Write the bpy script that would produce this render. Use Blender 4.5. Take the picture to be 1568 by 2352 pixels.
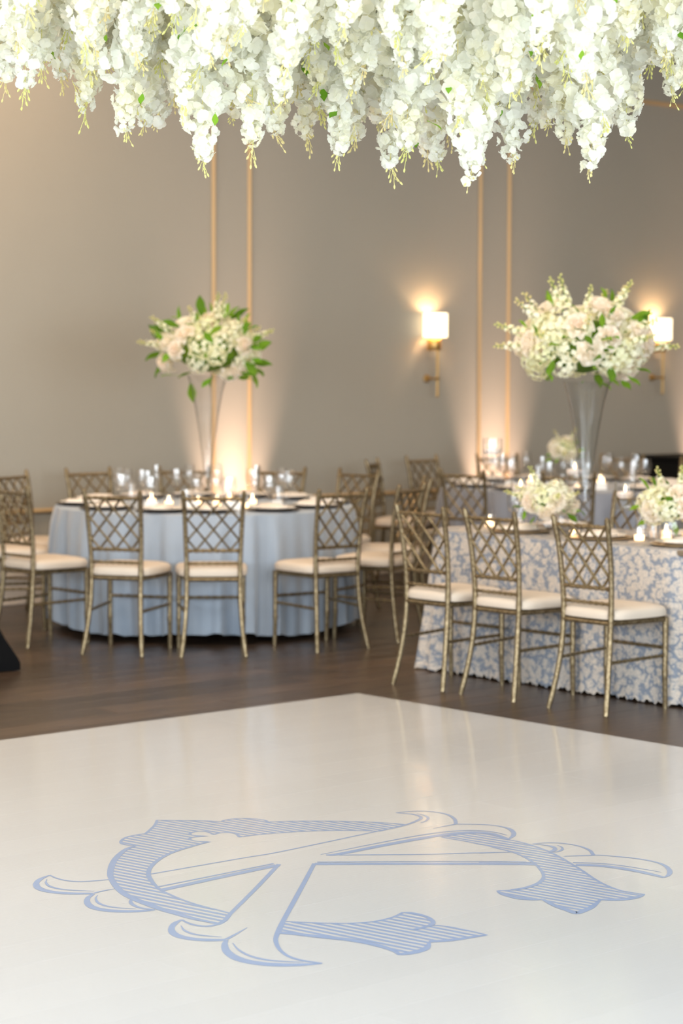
import bpy, bmesh, math, random
from mathutils import Vector, Matrix, Euler, Quaternion
import numpy as np

# ------------------------------------------------------------------ clear
for o in list(bpy.data.objects):
    bpy.data.objects.remove(o, do_unlink=True)
SC = bpy.context.scene
COL = SC.collection
PI = math.pi

# ------------------------------------------------------------------ room frame
# back wall runs along WD (to the right and away), WN points from the room into the back wall
WT = 0.835162
WD = Vector((math.sin(WT), math.cos(WT), 0)); WN = Vector((-math.cos(WT), math.sin(WT), 0))
WP = Vector((-2.081, 15.159, 0))
WROT = math.atan2(WD.y, WD.x)
CEIL = 4.6
S0, S1, N0 = -11.0, 13.0, -15.0          # left wall, right wall, rear wall (back wall is n = 0)
def L(s, n, z=0.0):
    return Vector((WP.x + WD.x*s + WN.x*n, WP.y + WD.y*s + WN.y*n, z))
ROOM = Matrix(((WD.x, WN.x, 0, WP.x), (WD.y, WN.y, 0, WP.y), (0, 0, 1, 0), (0, 0, 0, 1)))

# ------------------------------------------------------------------ camera
cd = bpy.data.cameras.new('camera'); cam = bpy.data.objects.new('camera', cd); COL.objects.link(cam)
pitch, roll = 0.068239, 0.0038445
fw = Vector((0, math.cos(pitch), -math.sin(pitch))); up0 = Vector((0, math.sin(pitch), math.cos(pitch))); rt0 = Vector((1, 0, 0))
rt = rt0*math.cos(roll) + up0*math.sin(roll); up = -rt0*math.sin(roll) + up0*math.cos(roll)
cam.matrix_world = Matrix(((rt.x, up.x, -fw.x, 0), (rt.y, up.y, -fw.y, 0), (rt.z, up.z, -fw.z, 1.667), (0, 0, 0, 1)))
cd.sensor_fit = 'HORIZONTAL'; cd.sensor_width = 24.0; cd.lens = 24.0*5148.5/1568
cd.clip_start = 0.1; cd.clip_end = 100
cd.dof.use_dof = True; cd.dof.focus_distance = 7.25; cd.dof.aperture_fstop = 2.9
SC.camera = cam

# ------------------------------------------------------------------ world, daylight, exposure
w = bpy.data.worlds.new('world'); SC.world = w; w.use_nodes = True
w.node_tree.nodes['Background'].inputs[0].default_value = (0.75, 0.85, 1.0, 1)
w.node_tree.nodes['Background'].inputs[1].default_value = 0.6
SC.view_settings.view_transform = 'Standard'; SC.view_settings.look = 'None'
SC.view_settings.gamma = 1; SC.view_settings.use_curve_mapping = False
SC.view_settings.exposure = 0.03
SC.cycles.max_bounces = 14; SC.cycles.diffuse_bounces = 10; SC.cycles.transparent_max_bounces = 24      # stacked glasses, white petals

def area(name, loc, direction, sx, sy, power, color):
    l = bpy.data.lights.new(name, 'AREA'); l.shape = 'RECTANGLE'; l.size = sx; l.size_y = sy
    l.energy = power; l.color = color
    o = bpy.data.objects.new(name, l); COL.objects.link(o)
    o.location = loc
    o.rotation_euler = Vector(direction).to_track_quat('-Z', 'Z').to_euler()
    return o
DAY = (0.84, 0.93, 1.0)
WIN_LEFT = (-13.0, -10.0, -7.0, -4.0)       # tall windows on the left wall (out of frame)
WIN_REAR = (-9.0, -6.2, -3.4, -.6)           # tall windows on the wall behind the camera
for n in WIN_LEFT:
    area('daylight', L(S0 + .06, n, 2.1), WD, 1.8, 3.0, 215, DAY)
for s in WIN_REAR:
    area('daylight', L(s, N0 + .06, 2.1), WN, 1.8, 3.0, 245, DAY)
DOWN = [(s, -4.2) for s in (-1.5, 1.5, 4.5, 7.5, 10.5)] + [(-5.0, -1.1), (-1.9, -1.1), (-.4, -1.1)] + [(-5.0, -5.6), (-2.4, -5.6)]   # unseen ceiling lamps added as warm fill and as a back wall wash
for s, n in DOWN:
    l = bpy.data.lights.new('added_downlight_lamp', 'AREA'); l.shape = 'DISK'; l.size = 0.5; l.energy = 44 if n < -2 else 34; l.color = (1, .76, .52) if n < -2 else (1, .66, .36)
    o = bpy.data.objects.new('added_downlight_lamp', l); COL.objects.link(o); o.location = L(s, n, CEIL - .03)

# ------------------------------------------------------------------ materials
MATS = {}
def nodes(name):
    m = bpy.data.materials.new(name); m.use_nodes = True
    MATS[name] = m
    return m, m.node_tree.nodes, m.node_tree.links, m.node_tree.nodes['Principled BSDF']
def plain(name, col, rough=.5, metal=0.0, noise=None, spec=None, coat=0, sheen=0):
    m, N, K, b = nodes(name)
    b.inputs['Base Color'].default_value = (*col, 1); b.inputs['Roughness'].default_value = rough; b.inputs['Metallic'].default_value = metal
    if spec is not None: b.inputs['Specular IOR Level'].default_value = spec
    if coat: b.inputs['Coat Weight'].default_value = coat; b.inputs['Coat Roughness'].default_value = .1
    if sheen: b.inputs['Sheen Weight'].default_value = sheen
    if noise:
        sc, amt = noise
        t = N.new('ShaderNodeTexCoord'); n = N.new('ShaderNodeTexNoise'); n.inputs['Scale'].default_value = sc; n.inputs['Detail'].default_value = 4
        K.new(t.outputs['Object'], n.inputs['Vector'])
        r = N.new('ShaderNodeMapRange'); r.inputs[3].default_value = 1 - amt; r.inputs[4].default_value = 1 + amt
        K.new(n.outputs['Fac'], r.inputs[0])
        x = N.new('ShaderNodeVectorMath'); x.operation = 'SCALE'; x.inputs[0].default_value = col
        K.new(r.outputs[0], x.inputs['Scale']); K.new(x.outputs[0], b.inputs['Base Color'])
    return m
def emit(name, col, s):
    m, N, K, b = nodes(name)
    b.inputs['Base Color'].default_value = (*col, 1)
    b.inputs['Emission Color'].default_value = (*col, 1); b.inputs['Emission Strength'].default_value = s
    return m
plain('wall_paint', (.36, .333, .282), .75, noise=(1.3, .03))
plain('ceiling_paint', (.80, .79, .76), .9)
plain('gold_trim', (.56, .385, .20), .45, .2)
plain('baseboard_paint', (.60, .53, .46), .5)
plain('black_fabric', (.004, .004, .0045), .9, spec=.1)
plain('black_case', (.004, .004, .004), .7, spec=.15)
plain('cushion', (.61, .52, .43), .65, noise=(40, .03))
plain('ivory_china', (.85, .80, .74), .25)
plain('napkin_cloth', (.84, .76, .68), .8)
plain('charger_dark', (.055, .035, .022), .35)
plain('charger_gold', (.55, .40, .22), .35, .4)
plain('card_white', (.9, .9, .9), .6)
plain('wax', (.88, .78, .72), .5)
plain('brass', (.50, .30, .10), .3, .75)
plain('table_wood', (.20, .15, .10), .6)
plain('dark_metal', (.03, .03, .03), .4, .6)
plain('cutlery_gold', (.75, .55, .3), .25, .9)
emit('flame', (1, .62, .25), 14)
emit('votive_glow', (1, .66, .36), 4)

def chair_gold():
    m, N, K, b = nodes('chair_gold')
    t = N.new('ShaderNodeTexCoord'); n = N.new('ShaderNodeTexNoise'); n.inputs['Scale'].default_value = 60; n.inputs['Detail'].default_value = 5
    K.new(t.outputs['Object'], n.inputs['Vector'])
    r = N.new('ShaderNodeValToRGB'); r.color_ramp.elements[0].position = .35; r.color_ramp.elements[1].position = .75
    r.color_ramp.elements[0].color = (.14, .095, .045, 1); r.color_ramp.elements[1].color = (.35, .275, .165, 1)
    K.new(n.outputs['Fac'], r.inputs[0]); K.new(r.outputs[0], b.inputs['Base Color'])
    b.inputs['Metallic'].default_value = .7; b.inputs['Roughness'].default_value = .33
chair_gold()

def wood_dark():
    m, N, K, b = nodes('dark_wood')
    t = N.new('ShaderNodeTexCoord'); mp = N.new('ShaderNodeMapping'); mp.inputs['Scale'].default_value = (1.2, 22, 1)
    oi = N.new('ShaderNodeObjectInfo'); ad = N.new('ShaderNodeVectorMath'); ad.operation = 'ADD'
    sc = N.new('ShaderNodeVectorMath'); sc.operation = 'SCALE'; sc.inputs[0].default_value = (17, 31, 5)
    K.new(oi.outputs['Random'], sc.inputs['Scale']); K.new(t.outputs['Object'], ad.inputs[0]); K.new(sc.outputs[0], ad.inputs[1])
    K.new(ad.outputs[0], mp.inputs[0])
    n = N.new('ShaderNodeTexNoise'); n.inputs['Scale'].default_value = 2.2; n.inputs['Detail'].default_value = 6; n.inputs['Distortion'].default_value = .6
    K.new(mp.outputs[0], n.inputs['Vector'])
    r = N.new('ShaderNodeValToRGB'); r.color_ramp.elements[0].position = .3; r.color_ramp.elements[1].position = .75
    r.color_ramp.elements[0].color = (.030, .019, .013, 1); r.color_ramp.elements[1].color = (.095, .058, .036, 1)
    K.new(n.outputs['Fac'], r.inputs[0])
    mr = N.new('ShaderNodeMapRange'); mr.inputs[3].default_value = .7; mr.inputs[4].default_value = 1.35
    K.new(oi.outputs['Random'], mr.inputs[0])
    v = N.new('ShaderNodeVectorMath'); v.operation = 'SCALE'; K.new(r.outputs[0], v.inputs[0]); K.new(mr.outputs[0], v.inputs['Scale'])
    K.new(v.outputs[0], b.inputs['Base Color'])
    b.inputs['Roughness'].default_value = .3
    bp = N.new('ShaderNodeBump'); bp.inputs['Strength'].default_value = .12; bp.inputs['Distance'].default_value = .004
    K.new(n.outputs['Fac'], bp.inputs['Height']); K.new(bp.outputs[0], b.inputs['Normal'])
wood_dark()

def vinyl(name, col, rand):
    """glossy floor film over boards: fine streaks run along the boards"""
    m, N, K, b = nodes(name)
    g = N.new('ShaderNodeTexCoord'); mp = N.new('ShaderNodeMapping'); mp.vector_type = 'POINT'
    mp.inputs['Rotation'].default_value = (0, 0, -WROT)
    geo = N.new('ShaderNodeNewGeometry'); K.new(geo.outputs['Position'], mp.inputs[0])
    m2 = N.new('ShaderNodeMapping'); m2.inputs['Scale'].default_value = (1.6, 75, 1); K.new(mp.outputs[0], m2.inputs[0])
    n = N.new('ShaderNodeTexNoise'); n.inputs['Scale'].default_value = 1.5; n.inputs['Detail'].default_value = 5; n.inputs['Roughness'].default_value = .65
    K.new(m2.outputs[0], n.inputs['Vector'])
    bp = N.new('ShaderNodeBump'); bp.inputs['Strength'].default_value = .10; bp.inputs['Distance'].default_value = .003
    K.new(n.outputs['Fac'], bp.inputs['Height']); K.new(bp.outputs[0], b.inputs['Normal'])
    oi = N.new('ShaderNodeObjectInfo'); mr = N.new('ShaderNodeMapRange'); mr.inputs[3].default_value = 1 - rand; mr.inputs[4].default_value = 1 + rand
    K.new(oi.outputs['Random'], mr.inputs[0])
    v = N.new('ShaderNodeVectorMath'); v.operation = 'SCALE'; v.inputs[0].default_value = col; K.new(mr.outputs[0], v.inputs['Scale'])
    K.new(v.outputs[0], b.inputs['Base Color'])
    b.inputs['Roughness'].default_value = .1; b.inputs['Specular IOR Level'].default_value = .5
vinyl('white_vinyl', (.54, .54, .545), .015)
vinyl('blue_vinyl', (.27, .35, .53), 0)

def cloth_blue(name, c0, c1):
    m, N, K, b = nodes(name)
    t = N.new('ShaderNodeTexCoord'); n = N.new('ShaderNodeTexNoise'); n.inputs['Scale'].default_value = 7; n.inputs['Detail'].default_value = 3
    K.new(t.outputs['Object'], n.inputs['Vector'])
    r = N.new('ShaderNodeValToRGB'); r.color_ramp.elements[0].color = (*c0, 1); r.color_ramp.elements[1].color = (*c1, 1)
    K.new(n.outputs['Fac'], r.inputs[0]); K.new(r.outputs[0], b.inputs['Base Color'])
    b.inputs['Roughness'].default_value = .5; b.inputs['Sheen Weight'].default_value = .35
cloth_blue('blue_cloth', (.30, .355, .43), (.35, .40, .475))
cloth_blue('grey_cloth', (.22, .23, .27), (.26, .27, .31))

def lace():
    m, N, K, b = nodes('lace_cloth')
    t = N.new('ShaderNodeUVMap')
    dn = N.new('ShaderNodeTexNoise'); dn.inputs['Scale'].default_value = 22; dn.inputs['Detail'].default_value = 3; K.new(t.outputs[0], dn.inputs['Vector'])
    mixv = N.new('ShaderNodeVectorMath'); mixv.operation = 'MULTIPLY_ADD'; mixv.inputs[1].default_value = (.045, .045, .045)
    K.new(dn.outputs['Color'], mixv.inputs[0]); K.new(t.outputs[0], mixv.inputs[2])
    vo = N.new('ShaderNodeTexVoronoi'); vo.inputs['Scale'].default_value = 25; K.new(mixv.outputs[0], vo.inputs['Vector'])
    v2 = N.new('ShaderNodeTexVoronoi'); v2.inputs['Scale'].default_value = 55; v2.feature = 'DISTANCE_TO_EDGE'; K.new(mixv.outputs[0], v2.inputs['Vector'])
    v3 = N.new('ShaderNodeTexVoronoi'); v3.inputs['Scale'].default_value = 58; K.new(mixv.outputs[0], v3.inputs['Vector'])
    a = N.new('ShaderNodeMapRange'); a.inputs[1].default_value = .58; a.inputs[2].default_value = .48; K.new(vo.outputs['Distance'], a.inputs[0])       # big blossoms
    e = N.new('ShaderNodeMapRange'); e.inputs[1].default_value = .0; e.inputs[2].default_value = .10; e.inputs[3].default_value = .25; e.inputs[4].default_value = 1; K.new(v2.outputs['Distance'], e.inputs[0])   # petal lines
    mu = N.new('ShaderNodeMath'); mu.operation = 'MULTIPLY'; K.new(a.outputs[0], mu.inputs[0]); K.new(e.outputs[0], mu.inputs[1])
    s = N.new('ShaderNodeMapRange'); s.inputs[1].default_value = .40; s.inputs[2].default_value = .30; s.inputs[4].default_value = .8; K.new(v3.outputs['Distance'], s.inputs[0])  # sprigs
    mx = N.new('ShaderNodeMath'); mx.operation = 'MAXIMUM'; K.new(mu.outputs[0], mx.inputs[0]); K.new(s.outputs[0], mx.inputs[1])
    mc = N.new('ShaderNodeMix'); mc.data_type = 'RGBA'; mc.inputs[6].default_value = (.215, .24, .29, 1); mc.inputs[7].default_value = (.58, .505, .435, 1)
    K.new(mx.outputs[0], mc.inputs[0]); K.new(mc.outputs[2], b.inputs['Base Color'])
    bp = N.new('ShaderNodeBump'); bp.inputs['Strength'].default_value = .5; bp.inputs['Distance'].default_value = .004
    K.new(mx.outputs[0], bp.inputs['Height']); K.new(bp.outputs[0], b.inputs['Normal'])
    b.inputs['Roughness'].default_value = .75
lace()

def petal(name, cols, trans=.35, rough=.6):
    """thin petals: diffuse and translucent, the tone varies from piece to piece"""
    m, N, K, b = nodes(name)
    oi = N.new('ShaderNodeObjectInfo'); t = N.new('ShaderNodeTexCoord')
    n = N.new('ShaderNodeTexNoise'); n.inputs['Scale'].default_value = 24; K.new(t.outputs['Object'], n.inputs['Vector'])
    ad = N.new('ShaderNodeMath'); ad.operation = 'MULTIPLY_ADD'; ad.inputs[1].default_value = .7; K.new(oi.outputs['Random'], ad.inputs[0])
    m3 = N.new('ShaderNodeMath'); m3.operation = 'MULTIPLY'; m3.inputs[1].default_value = .5; K.new(n.outputs['Fac'], m3.inputs[0]); K.new(m3.outputs[0], ad.inputs[2])
    r = N.new('ShaderNodeValToRGB'); r.color_ramp.interpolation = 'LINEAR'
    el = r.color_ramp.elements; el[0].position = .1; el[1].position = 1
    el[0].color = (*cols[0], 1); el[1].color = (*cols[-1], 1)
    for i, c in enumerate(cols[1:-1]):
        x = el.new(.1 + .9*(i + 1)/(len(cols) - 1)); x.color = (*c, 1)
    K.new(ad.outputs[0], r.inputs[0]); K.new(r.outputs[0], b.inputs['Base Color'])
    b.inputs['Roughness'].default_value = rough; b.inputs['Specular IOR Level'].default_value = .2
    tr = N.new('ShaderNodeBsdfTranslucent'); K.new(r.outputs[0], tr.inputs[0])
    mx = N.new('ShaderNodeMixShader'); mx.inputs[0].default_value = trans
    K.new(b.outputs[0], mx.inputs[1]); K.new(tr.outputs[0], mx.inputs[2])
    K.new(mx.outputs[0], N['Material Output'].inputs[0])
petal('white_petal', [(.94, .93, .85), (.93, .935, .89), (.95, .925, .77)], .6)
petal('cream_petal', [(.93, .90, .74), (.90, .88, .62), (.94, .90, .80)], .35)
petal('rose_petal', [(.97, .94, .84), (.97, .89, .80), (.97, .95, .87)], .5)
petal('hydrangea_petal', [(.96, .95, .76), (.97, .955, .84), (.93, .935, .66)], .5)
petal('bud_green', [(.62, .66, .20), (.75, .72, .30), (.78, .66, .34)], .3)
petal('leaf_green', [(.07, .17, .015), (.14, .28, .02), (.22, .38, .03)], .35, .4)
petal('leaf_bright', [(.13, .32, .02), (.20, .40, .03), (.28, .46, .04)], .35, .4)
plain('twig', (.10, .05, .025), .7)

def glass(name, tint=(1, 1, 1), ior=1.4, edge=(.75, .8, .82)):
    """thin clear glass: see-through face-on, mirror-like and slightly dark at the rim"""
    m, N, K, b = nodes(name); N.remove(b)
    lw = N.new('ShaderNodeLayerWeight'); lw.inputs[0].default_value = .5
    f0 = ((ior - 1)/(ior + 1))**2
    pw5 = N.new('ShaderNodeMath'); pw5.operation = 'POWER'; pw5.inputs[1].default_value = 5; K.new(lw.outputs['Facing'], pw5.inputs[0])
    mr = N.new('ShaderNodeMapRange'); mr.inputs[3].default_value = f0; mr.inputs[4].default_value = .9; K.new(pw5.outputs[0], mr.inputs[0])
    pw = N.new('ShaderNodeMix'); pw.data_type = 'RGBA'; pw.inputs[6].default_value = (*tint, 1); pw.inputs[7].default_value = (*edge, 1); K.new(pw5.outputs[0], pw.inputs[0])
    tb = N.new('ShaderNodeBsdfTransparent'); K.new(pw.outputs[2], tb.inputs[0])
    gb = N.new('ShaderNodeBsdfGlossy'); gb.inputs['Roughness'].default_value = .03; gb.inputs[0].default_value = (1, 1, 1, 1)
    mx = N.new('ShaderNodeMixShader'); K.new(mr.outputs[0], mx.inputs[0]); K.new(tb.outputs[0], mx.inputs[1]); K.new(gb.outputs[0], mx.inputs[2])
    K.new(mx.outputs[0], N['Material Output'].inputs[0])
glass('thin_glass', (.985, .985, .985), 1.65, (.5, .53, .56))
glass('crystal', (.965, .97, .975), 1.4, (.30, .32, .34))
glass('clear_water', (.99, .995, .995), 1.08, (.85, .87, .88))
def shade_mat():
    m, N, K, b = nodes('lamp_shade')
    b.inputs['Base Color'].default_value = (.9, .82, .7, 1)
    b.inputs['Emission Color'].default_value = (1, .80, .52, 1); b.inputs['Emission Strength'].default_value = 2.6
    b.inputs['Roughness'].default_value = .8
shade_mat()

# ------------------------------------------------------------------ mesh helpers
class MB:
    def __init__(s): s.v = []; s.f = []; s.m = []; s.uv = None
    def add(s, vs, fs, mi=0):
        o = len(s.v); s.v += [tuple(v) for v in vs]; s.f += [tuple(i + o for i in f) for f in fs]; s.m += [mi]*len(fs)
    def box(s, c, d, rot=None, mi=0, bev=0):
        c = Vector(c); hx, hy, hz = d[0]/2, d[1]/2, d[2]/2
        if bev > 0:
            b = min(bev, hx*.9, hy*.9, hz*.9)
            ring = lambda z, k: [(-hx + k, -hy, z), (hx - k, -hy, z), (hx, -hy + k, z), (hx, hy - k, z), (hx - k, hy, z), (-hx + k, hy, z), (-hx, hy - k, z), (-hx, -hy + k, z)]
            inn = lambda z: [(x*(1 - b/hx), y*(1 - b/hy), z) for x, y, z in ring(z, b)]
            vs = inn(-hz) + ring(-hz + b, b) + ring(hz - b, b) + inn(hz)
            fs = [tuple(range(7, -1, -1)), tuple(range(24, 32))]
            for r in range(3):
                for i in range(8):
                    j = (i + 1) % 8; fs.append((r*8 + i, r*8 + j, r*8 + 8 + j, r*8 + 8 + i))
        else:
            vs = [(x, y, z) for z in (-hz, hz) for x, y in ((-hx, -hy), (hx, -hy), (hx, hy), (-hx, hy))]
            fs = [(3, 2, 1, 0), (4, 5, 6, 7), (0, 1, 5, 4), (1, 2, 6, 5), (2, 3, 7, 6), (3, 0, 4, 7)]
        vs = [Vector(v) for v in vs]
        if rot is not None: vs = [rot @ v for v in vs]
        s.add([v + c for v in vs], fs, mi)
    def tube(s, path, rad, n=8, mi=0, cap=True):
        P = [Vector(p) for p in path]; k = len(P)
        R = [rad]*k if not hasattr(rad, '__len__') else list(rad)
        T = [(P[min(i + 1, k - 1)] - P[max(i - 1, 0)]).normalized() for i in range(k)]
        a = Vector((0, 0, 1)) if abs(T[0].z) < .9 else Vector((1, 0, 0))
        u = T[0].cross(a).normalized(); vs = []
        for i in range(k):
            u = (u - T[i]*u.dot(T[i])).normalized(); v = T[i].cross(u)
            for j in range(n):
                t = 2*PI*j/n; vs.append(P[i] + (u*math.cos(t) + v*math.sin(t))*R[i])
        fs = [(i*n + j, i*n + (j + 1) % n, (i + 1)*n + (j + 1) % n, (i + 1)*n + j) for i in range(k - 1) for j in range(n)]
        if cap: fs += [tuple(range(n - 1, -1, -1)), tuple(range((k - 1)*n, k*n))]
        s.add(vs, fs, mi)
    def lathe(s, prof, n=24, c=(0, 0, 0), mi=0, closed=False):
        c = Vector(c); vs = []; k = len(prof)
        for r, z in prof:
            for j in range(n):
                t = 2*PI*j/n; vs.append(c + Vector((r*math.cos(t), r*math.sin(t), z)))
        rng = k if closed else k - 1
        fs = [(i*n + j, i*n + (j + 1) % n, ((i + 1) % k)*n + (j + 1) % n, ((i + 1) % k)*n + j) for i in range(rng) for j in range(n)]
        s.add(vs, fs, mi)
    def mesh(s, name, mats, smooth=True):
        me = bpy.data.meshes.new(name); me.from_pydata(s.v, [], s.f)
        for mm in ([mats] if isinstance(mats, str) else mats): me.materials.append(MATS[mm])
        me.polygons.foreach_set('material_index', s.m)
        me.polygons.foreach_set('use_smooth', [smooth]*len(s.f))
        me.validate(); me.update()
        if smooth:
            try: me.set_sharp_from_angle(angle=math.radians(40))
            except Exception: pass
        return me

def obj(name, me, parent=None, loc=(0, 0, 0), rot=(0, 0, 0), scale=(1, 1, 1)):
    o = bpy.data.objects.new(name, me); COL.objects.link(o)
    if parent is not None: o.parent = parent
    o.location = loc; o.rotation_euler = rot; o.scale = scale
    return o
def tag(o, label, cat, group=None, kind=None):
    o['label'] = label; o['category'] = cat
    if group: o['group'] = group
    if kind: o['kind'] = kind
    return o
def thing(name, label, cat, loc=(0, 0, 0), rotz=0, group=None):
    o = obj(name, None, None, loc, (0, 0, rotz)); o.empty_display_size = .1
    return tag(o, label, cat, group)
def struct(name, me, parent=None, **k):
    o = obj(name, me, parent, **k)
    if parent is None: o['kind'] = 'structure'
    return o
def place(kit, name, label, cat, loc, rotz=0, group=None, scale=1.0):
    """a thing made of the parts in a kit; every copy shares the part meshes"""
    t = thing(name, label, cat, loc, rotz, group)
    t.scale = (scale,)*3
    made = []
    for (pn, me, l, r, par, lab) in kit:
        o = obj(pn, me, t if par is None else made[par], l, r)
        if lab: o['label'] = lab
        made.append(o)
    return t
def catmull(pts, closed=False, sub=5):
    P = [Vector(p) for p in pts]; n = len(P); out = []
    for i in range(n if closed else n - 1):
        p1, p2 = P[i], P[(i + 1) % n]
        p0 = P[i - 1] if (closed or i > 0) else p1*2 - p2
        p3 = P[(i + 2) % n] if (closed or i + 2 < n) else p2*2 - p1
        for k in range(sub):
            t = k/sub
            out.append(.5*((2*p1) + (p2 - p0)*t + (2*p0 - 5*p1 + 4*p2 - p3)*t*t + (3*p1 - p0 - 3*p2 + p3)*t**3))
    if not closed: out.append(P[-1])
    return out
RNG = random.Random(11)

# ================================================================== the room
ME = lambda mb, name, mats, smooth=False: mb.mesh(name, mats, smooth)
def room_box(s0, s1, n0, n1, z0, z1, mb=None):
    mb = mb or MB()
    mb.box(((s0 + s1)/2, (n0 + n1)/2, (z0 + z1)/2), (s1 - s0, n1 - n0, z1 - z0)); return mb
def room_obj(name, mb, mat, parent=None, smooth=False):
    o = struct(name, mb.mesh(name, mat, smooth), parent)
    if parent is None: o.matrix_world = ROOM
    return o
room_obj('wall_back', room_box(S0 - .2, S1 + .2, 0, .2, 0, CEIL), 'wall_paint')
room_obj('wall_left', room_box(S0 - .2, S0, N0, 0, 0, CEIL), 'wall_paint')
room_obj('wall_right', room_box(S1, S1 + .2, N0, 0, 0, CEIL), 'wall_paint')
room_obj('wall_rear', room_box(S0 - .2, S1 + .2, N0 - .2, N0, 0, CEIL), 'wall_paint')
room_obj('ceiling', room_box(S0 - .2, S1 + .2, N0 - .2, .2, CEIL, CEIL + .2), 'ceiling_paint')
# ---- floor: a dark subfloor and wide dark planks laid along the back wall
floor = room_obj('floor', room_box(S0 - .2, S1 + .2, N0 - .2, .2, -.25, -.004), 'dark_wood')
PW = .19
plank_me = {}
def plank_mesh(l):
    if l not in plank_me:
        mb = MB(); mb.box((0, 0, -.004), (l - .003, PW - .0025, .008), bev=.0012); plank_me[l] = mb.mesh('plank', 'dark_wood', False)
    return plank_me[l]
rng = random.Random(5)
n_pl = 0
for row in range(30):
    n = -.0 - PW*(row + .5)
    s = -5.2 + rng.uniform(-1.2, 0)
    send = 8.6 if row < 26 else 5.0
    while s < send:
        l = rng.choice((1.5, 1.9, 2.3))
        # skip what lies under the dance floor or outside the view
        if not (n < -4.6 and s + l < -1.3):
            o = obj('plank', plank_mesh(l), floor, (s + l/2, n, 0)); n_pl += 1
        s += l
rest = MB(); rest.box(((S0 + S1)/2, (N0 - 30*PW)/2, -.002), (S1 - S0, -N0 - 30*PW, .004)); 
r_ = obj('far_planks', rest.mesh('far_planks', 'dark_wood', False), floor); r_['kind'] = 'stuff'
r2 = MB(); r2.box(((S0 - 6.4)/2, -15*PW, -.003), (-6.4 - S0, 30*PW, .002)); r2.box(((S1 + 10.9)/2, -15*PW, -.003), (S1 - 10.9, 30*PW, .002))
r_ = obj('outer_planks', r2.mesh('outer_planks', 'dark_wood', False), floor); r_['kind'] = 'stuff'

# ---- baseboard and the gold panel moulding of the back wall
mb = MB(); mb.box(((S0 + S1)/2, -.009, .10), (S1 - S0, .018, .20)); mb.box(((S0 + S1)/2, -.014, .205), (S1 - S0, .028, .02), bev=.006); mb.box(((S0 + S1)/2, -.016, .012), (S1 - S0, .032, .024), bev=.006)
room_obj('baseboard_back', mb, 'baseboard_paint')
PIL = [(-3.91, -3.575), (-1.178, -.843), (1.552, 1.888), (4.285, 4.618), (7.015, 7.35), (9.745, 10.08)]
ZB, ZT = .628, 3.87
for i in range(len(PIL) - 1):
    a, b = PIL[i][1], PIL[i + 1][0]; mb = MB(); wdt = .034
    for (c0, c1) in (((a, ZB), (a, ZT)), ((b, ZB), (b, ZT)), ((a, ZB), (b, ZB)), ((a, ZT), (b, ZT))):
        if c0[0] == c1[0]:
            mb.box((c0[0], -.008, (ZB + ZT)/2), (wdt, .016, ZT - ZB + wdt), bev=.005); mb.box((c0[0], -.018, (ZB + ZT)/2), (wdt*.45, .01, ZT - ZB), bev=.004)
        else:
            mb.box(((a + b)/2, -.008, c0[1]), (b - a - wdt, .016, wdt), bev=.005); mb.box(((a + b)/2, -.018, c0[1]), (b - a, .01, wdt*.45), bev=.004)
    room_obj('trim_%d' % (i + 1), mb, 'gold_trim', smooth=True)
# ---- the windows behind and beside the camera that let the daylight in
k = 0
def window(matrix):
    global k; k += 1
    mb = MB()
    for x in (-.95, 0, .95): mb.box((x, -.04, 2.1), (.08 if x else .05, .1, 3.2))
    for z in (.56, 1.6, 2.65, 3.64): mb.box((0, -.04, z), (1.98, .1, .08 if z in (.56, 3.64) else .04))
    o = struct('window_%d' % k, mb.mesh('window', 'ceiling_paint', False)); o.matrix_world = matrix
for n in WIN_LEFT: window(Matrix.Translation(L(S0, n)) @ Matrix.Rotation(WROT + PI/2, 4, 'Z'))
for s in WIN_REAR: window(Matrix.Translation(L(s, N0)) @ Matrix.Rotation(WROT + PI, 4, 'Z'))

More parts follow.
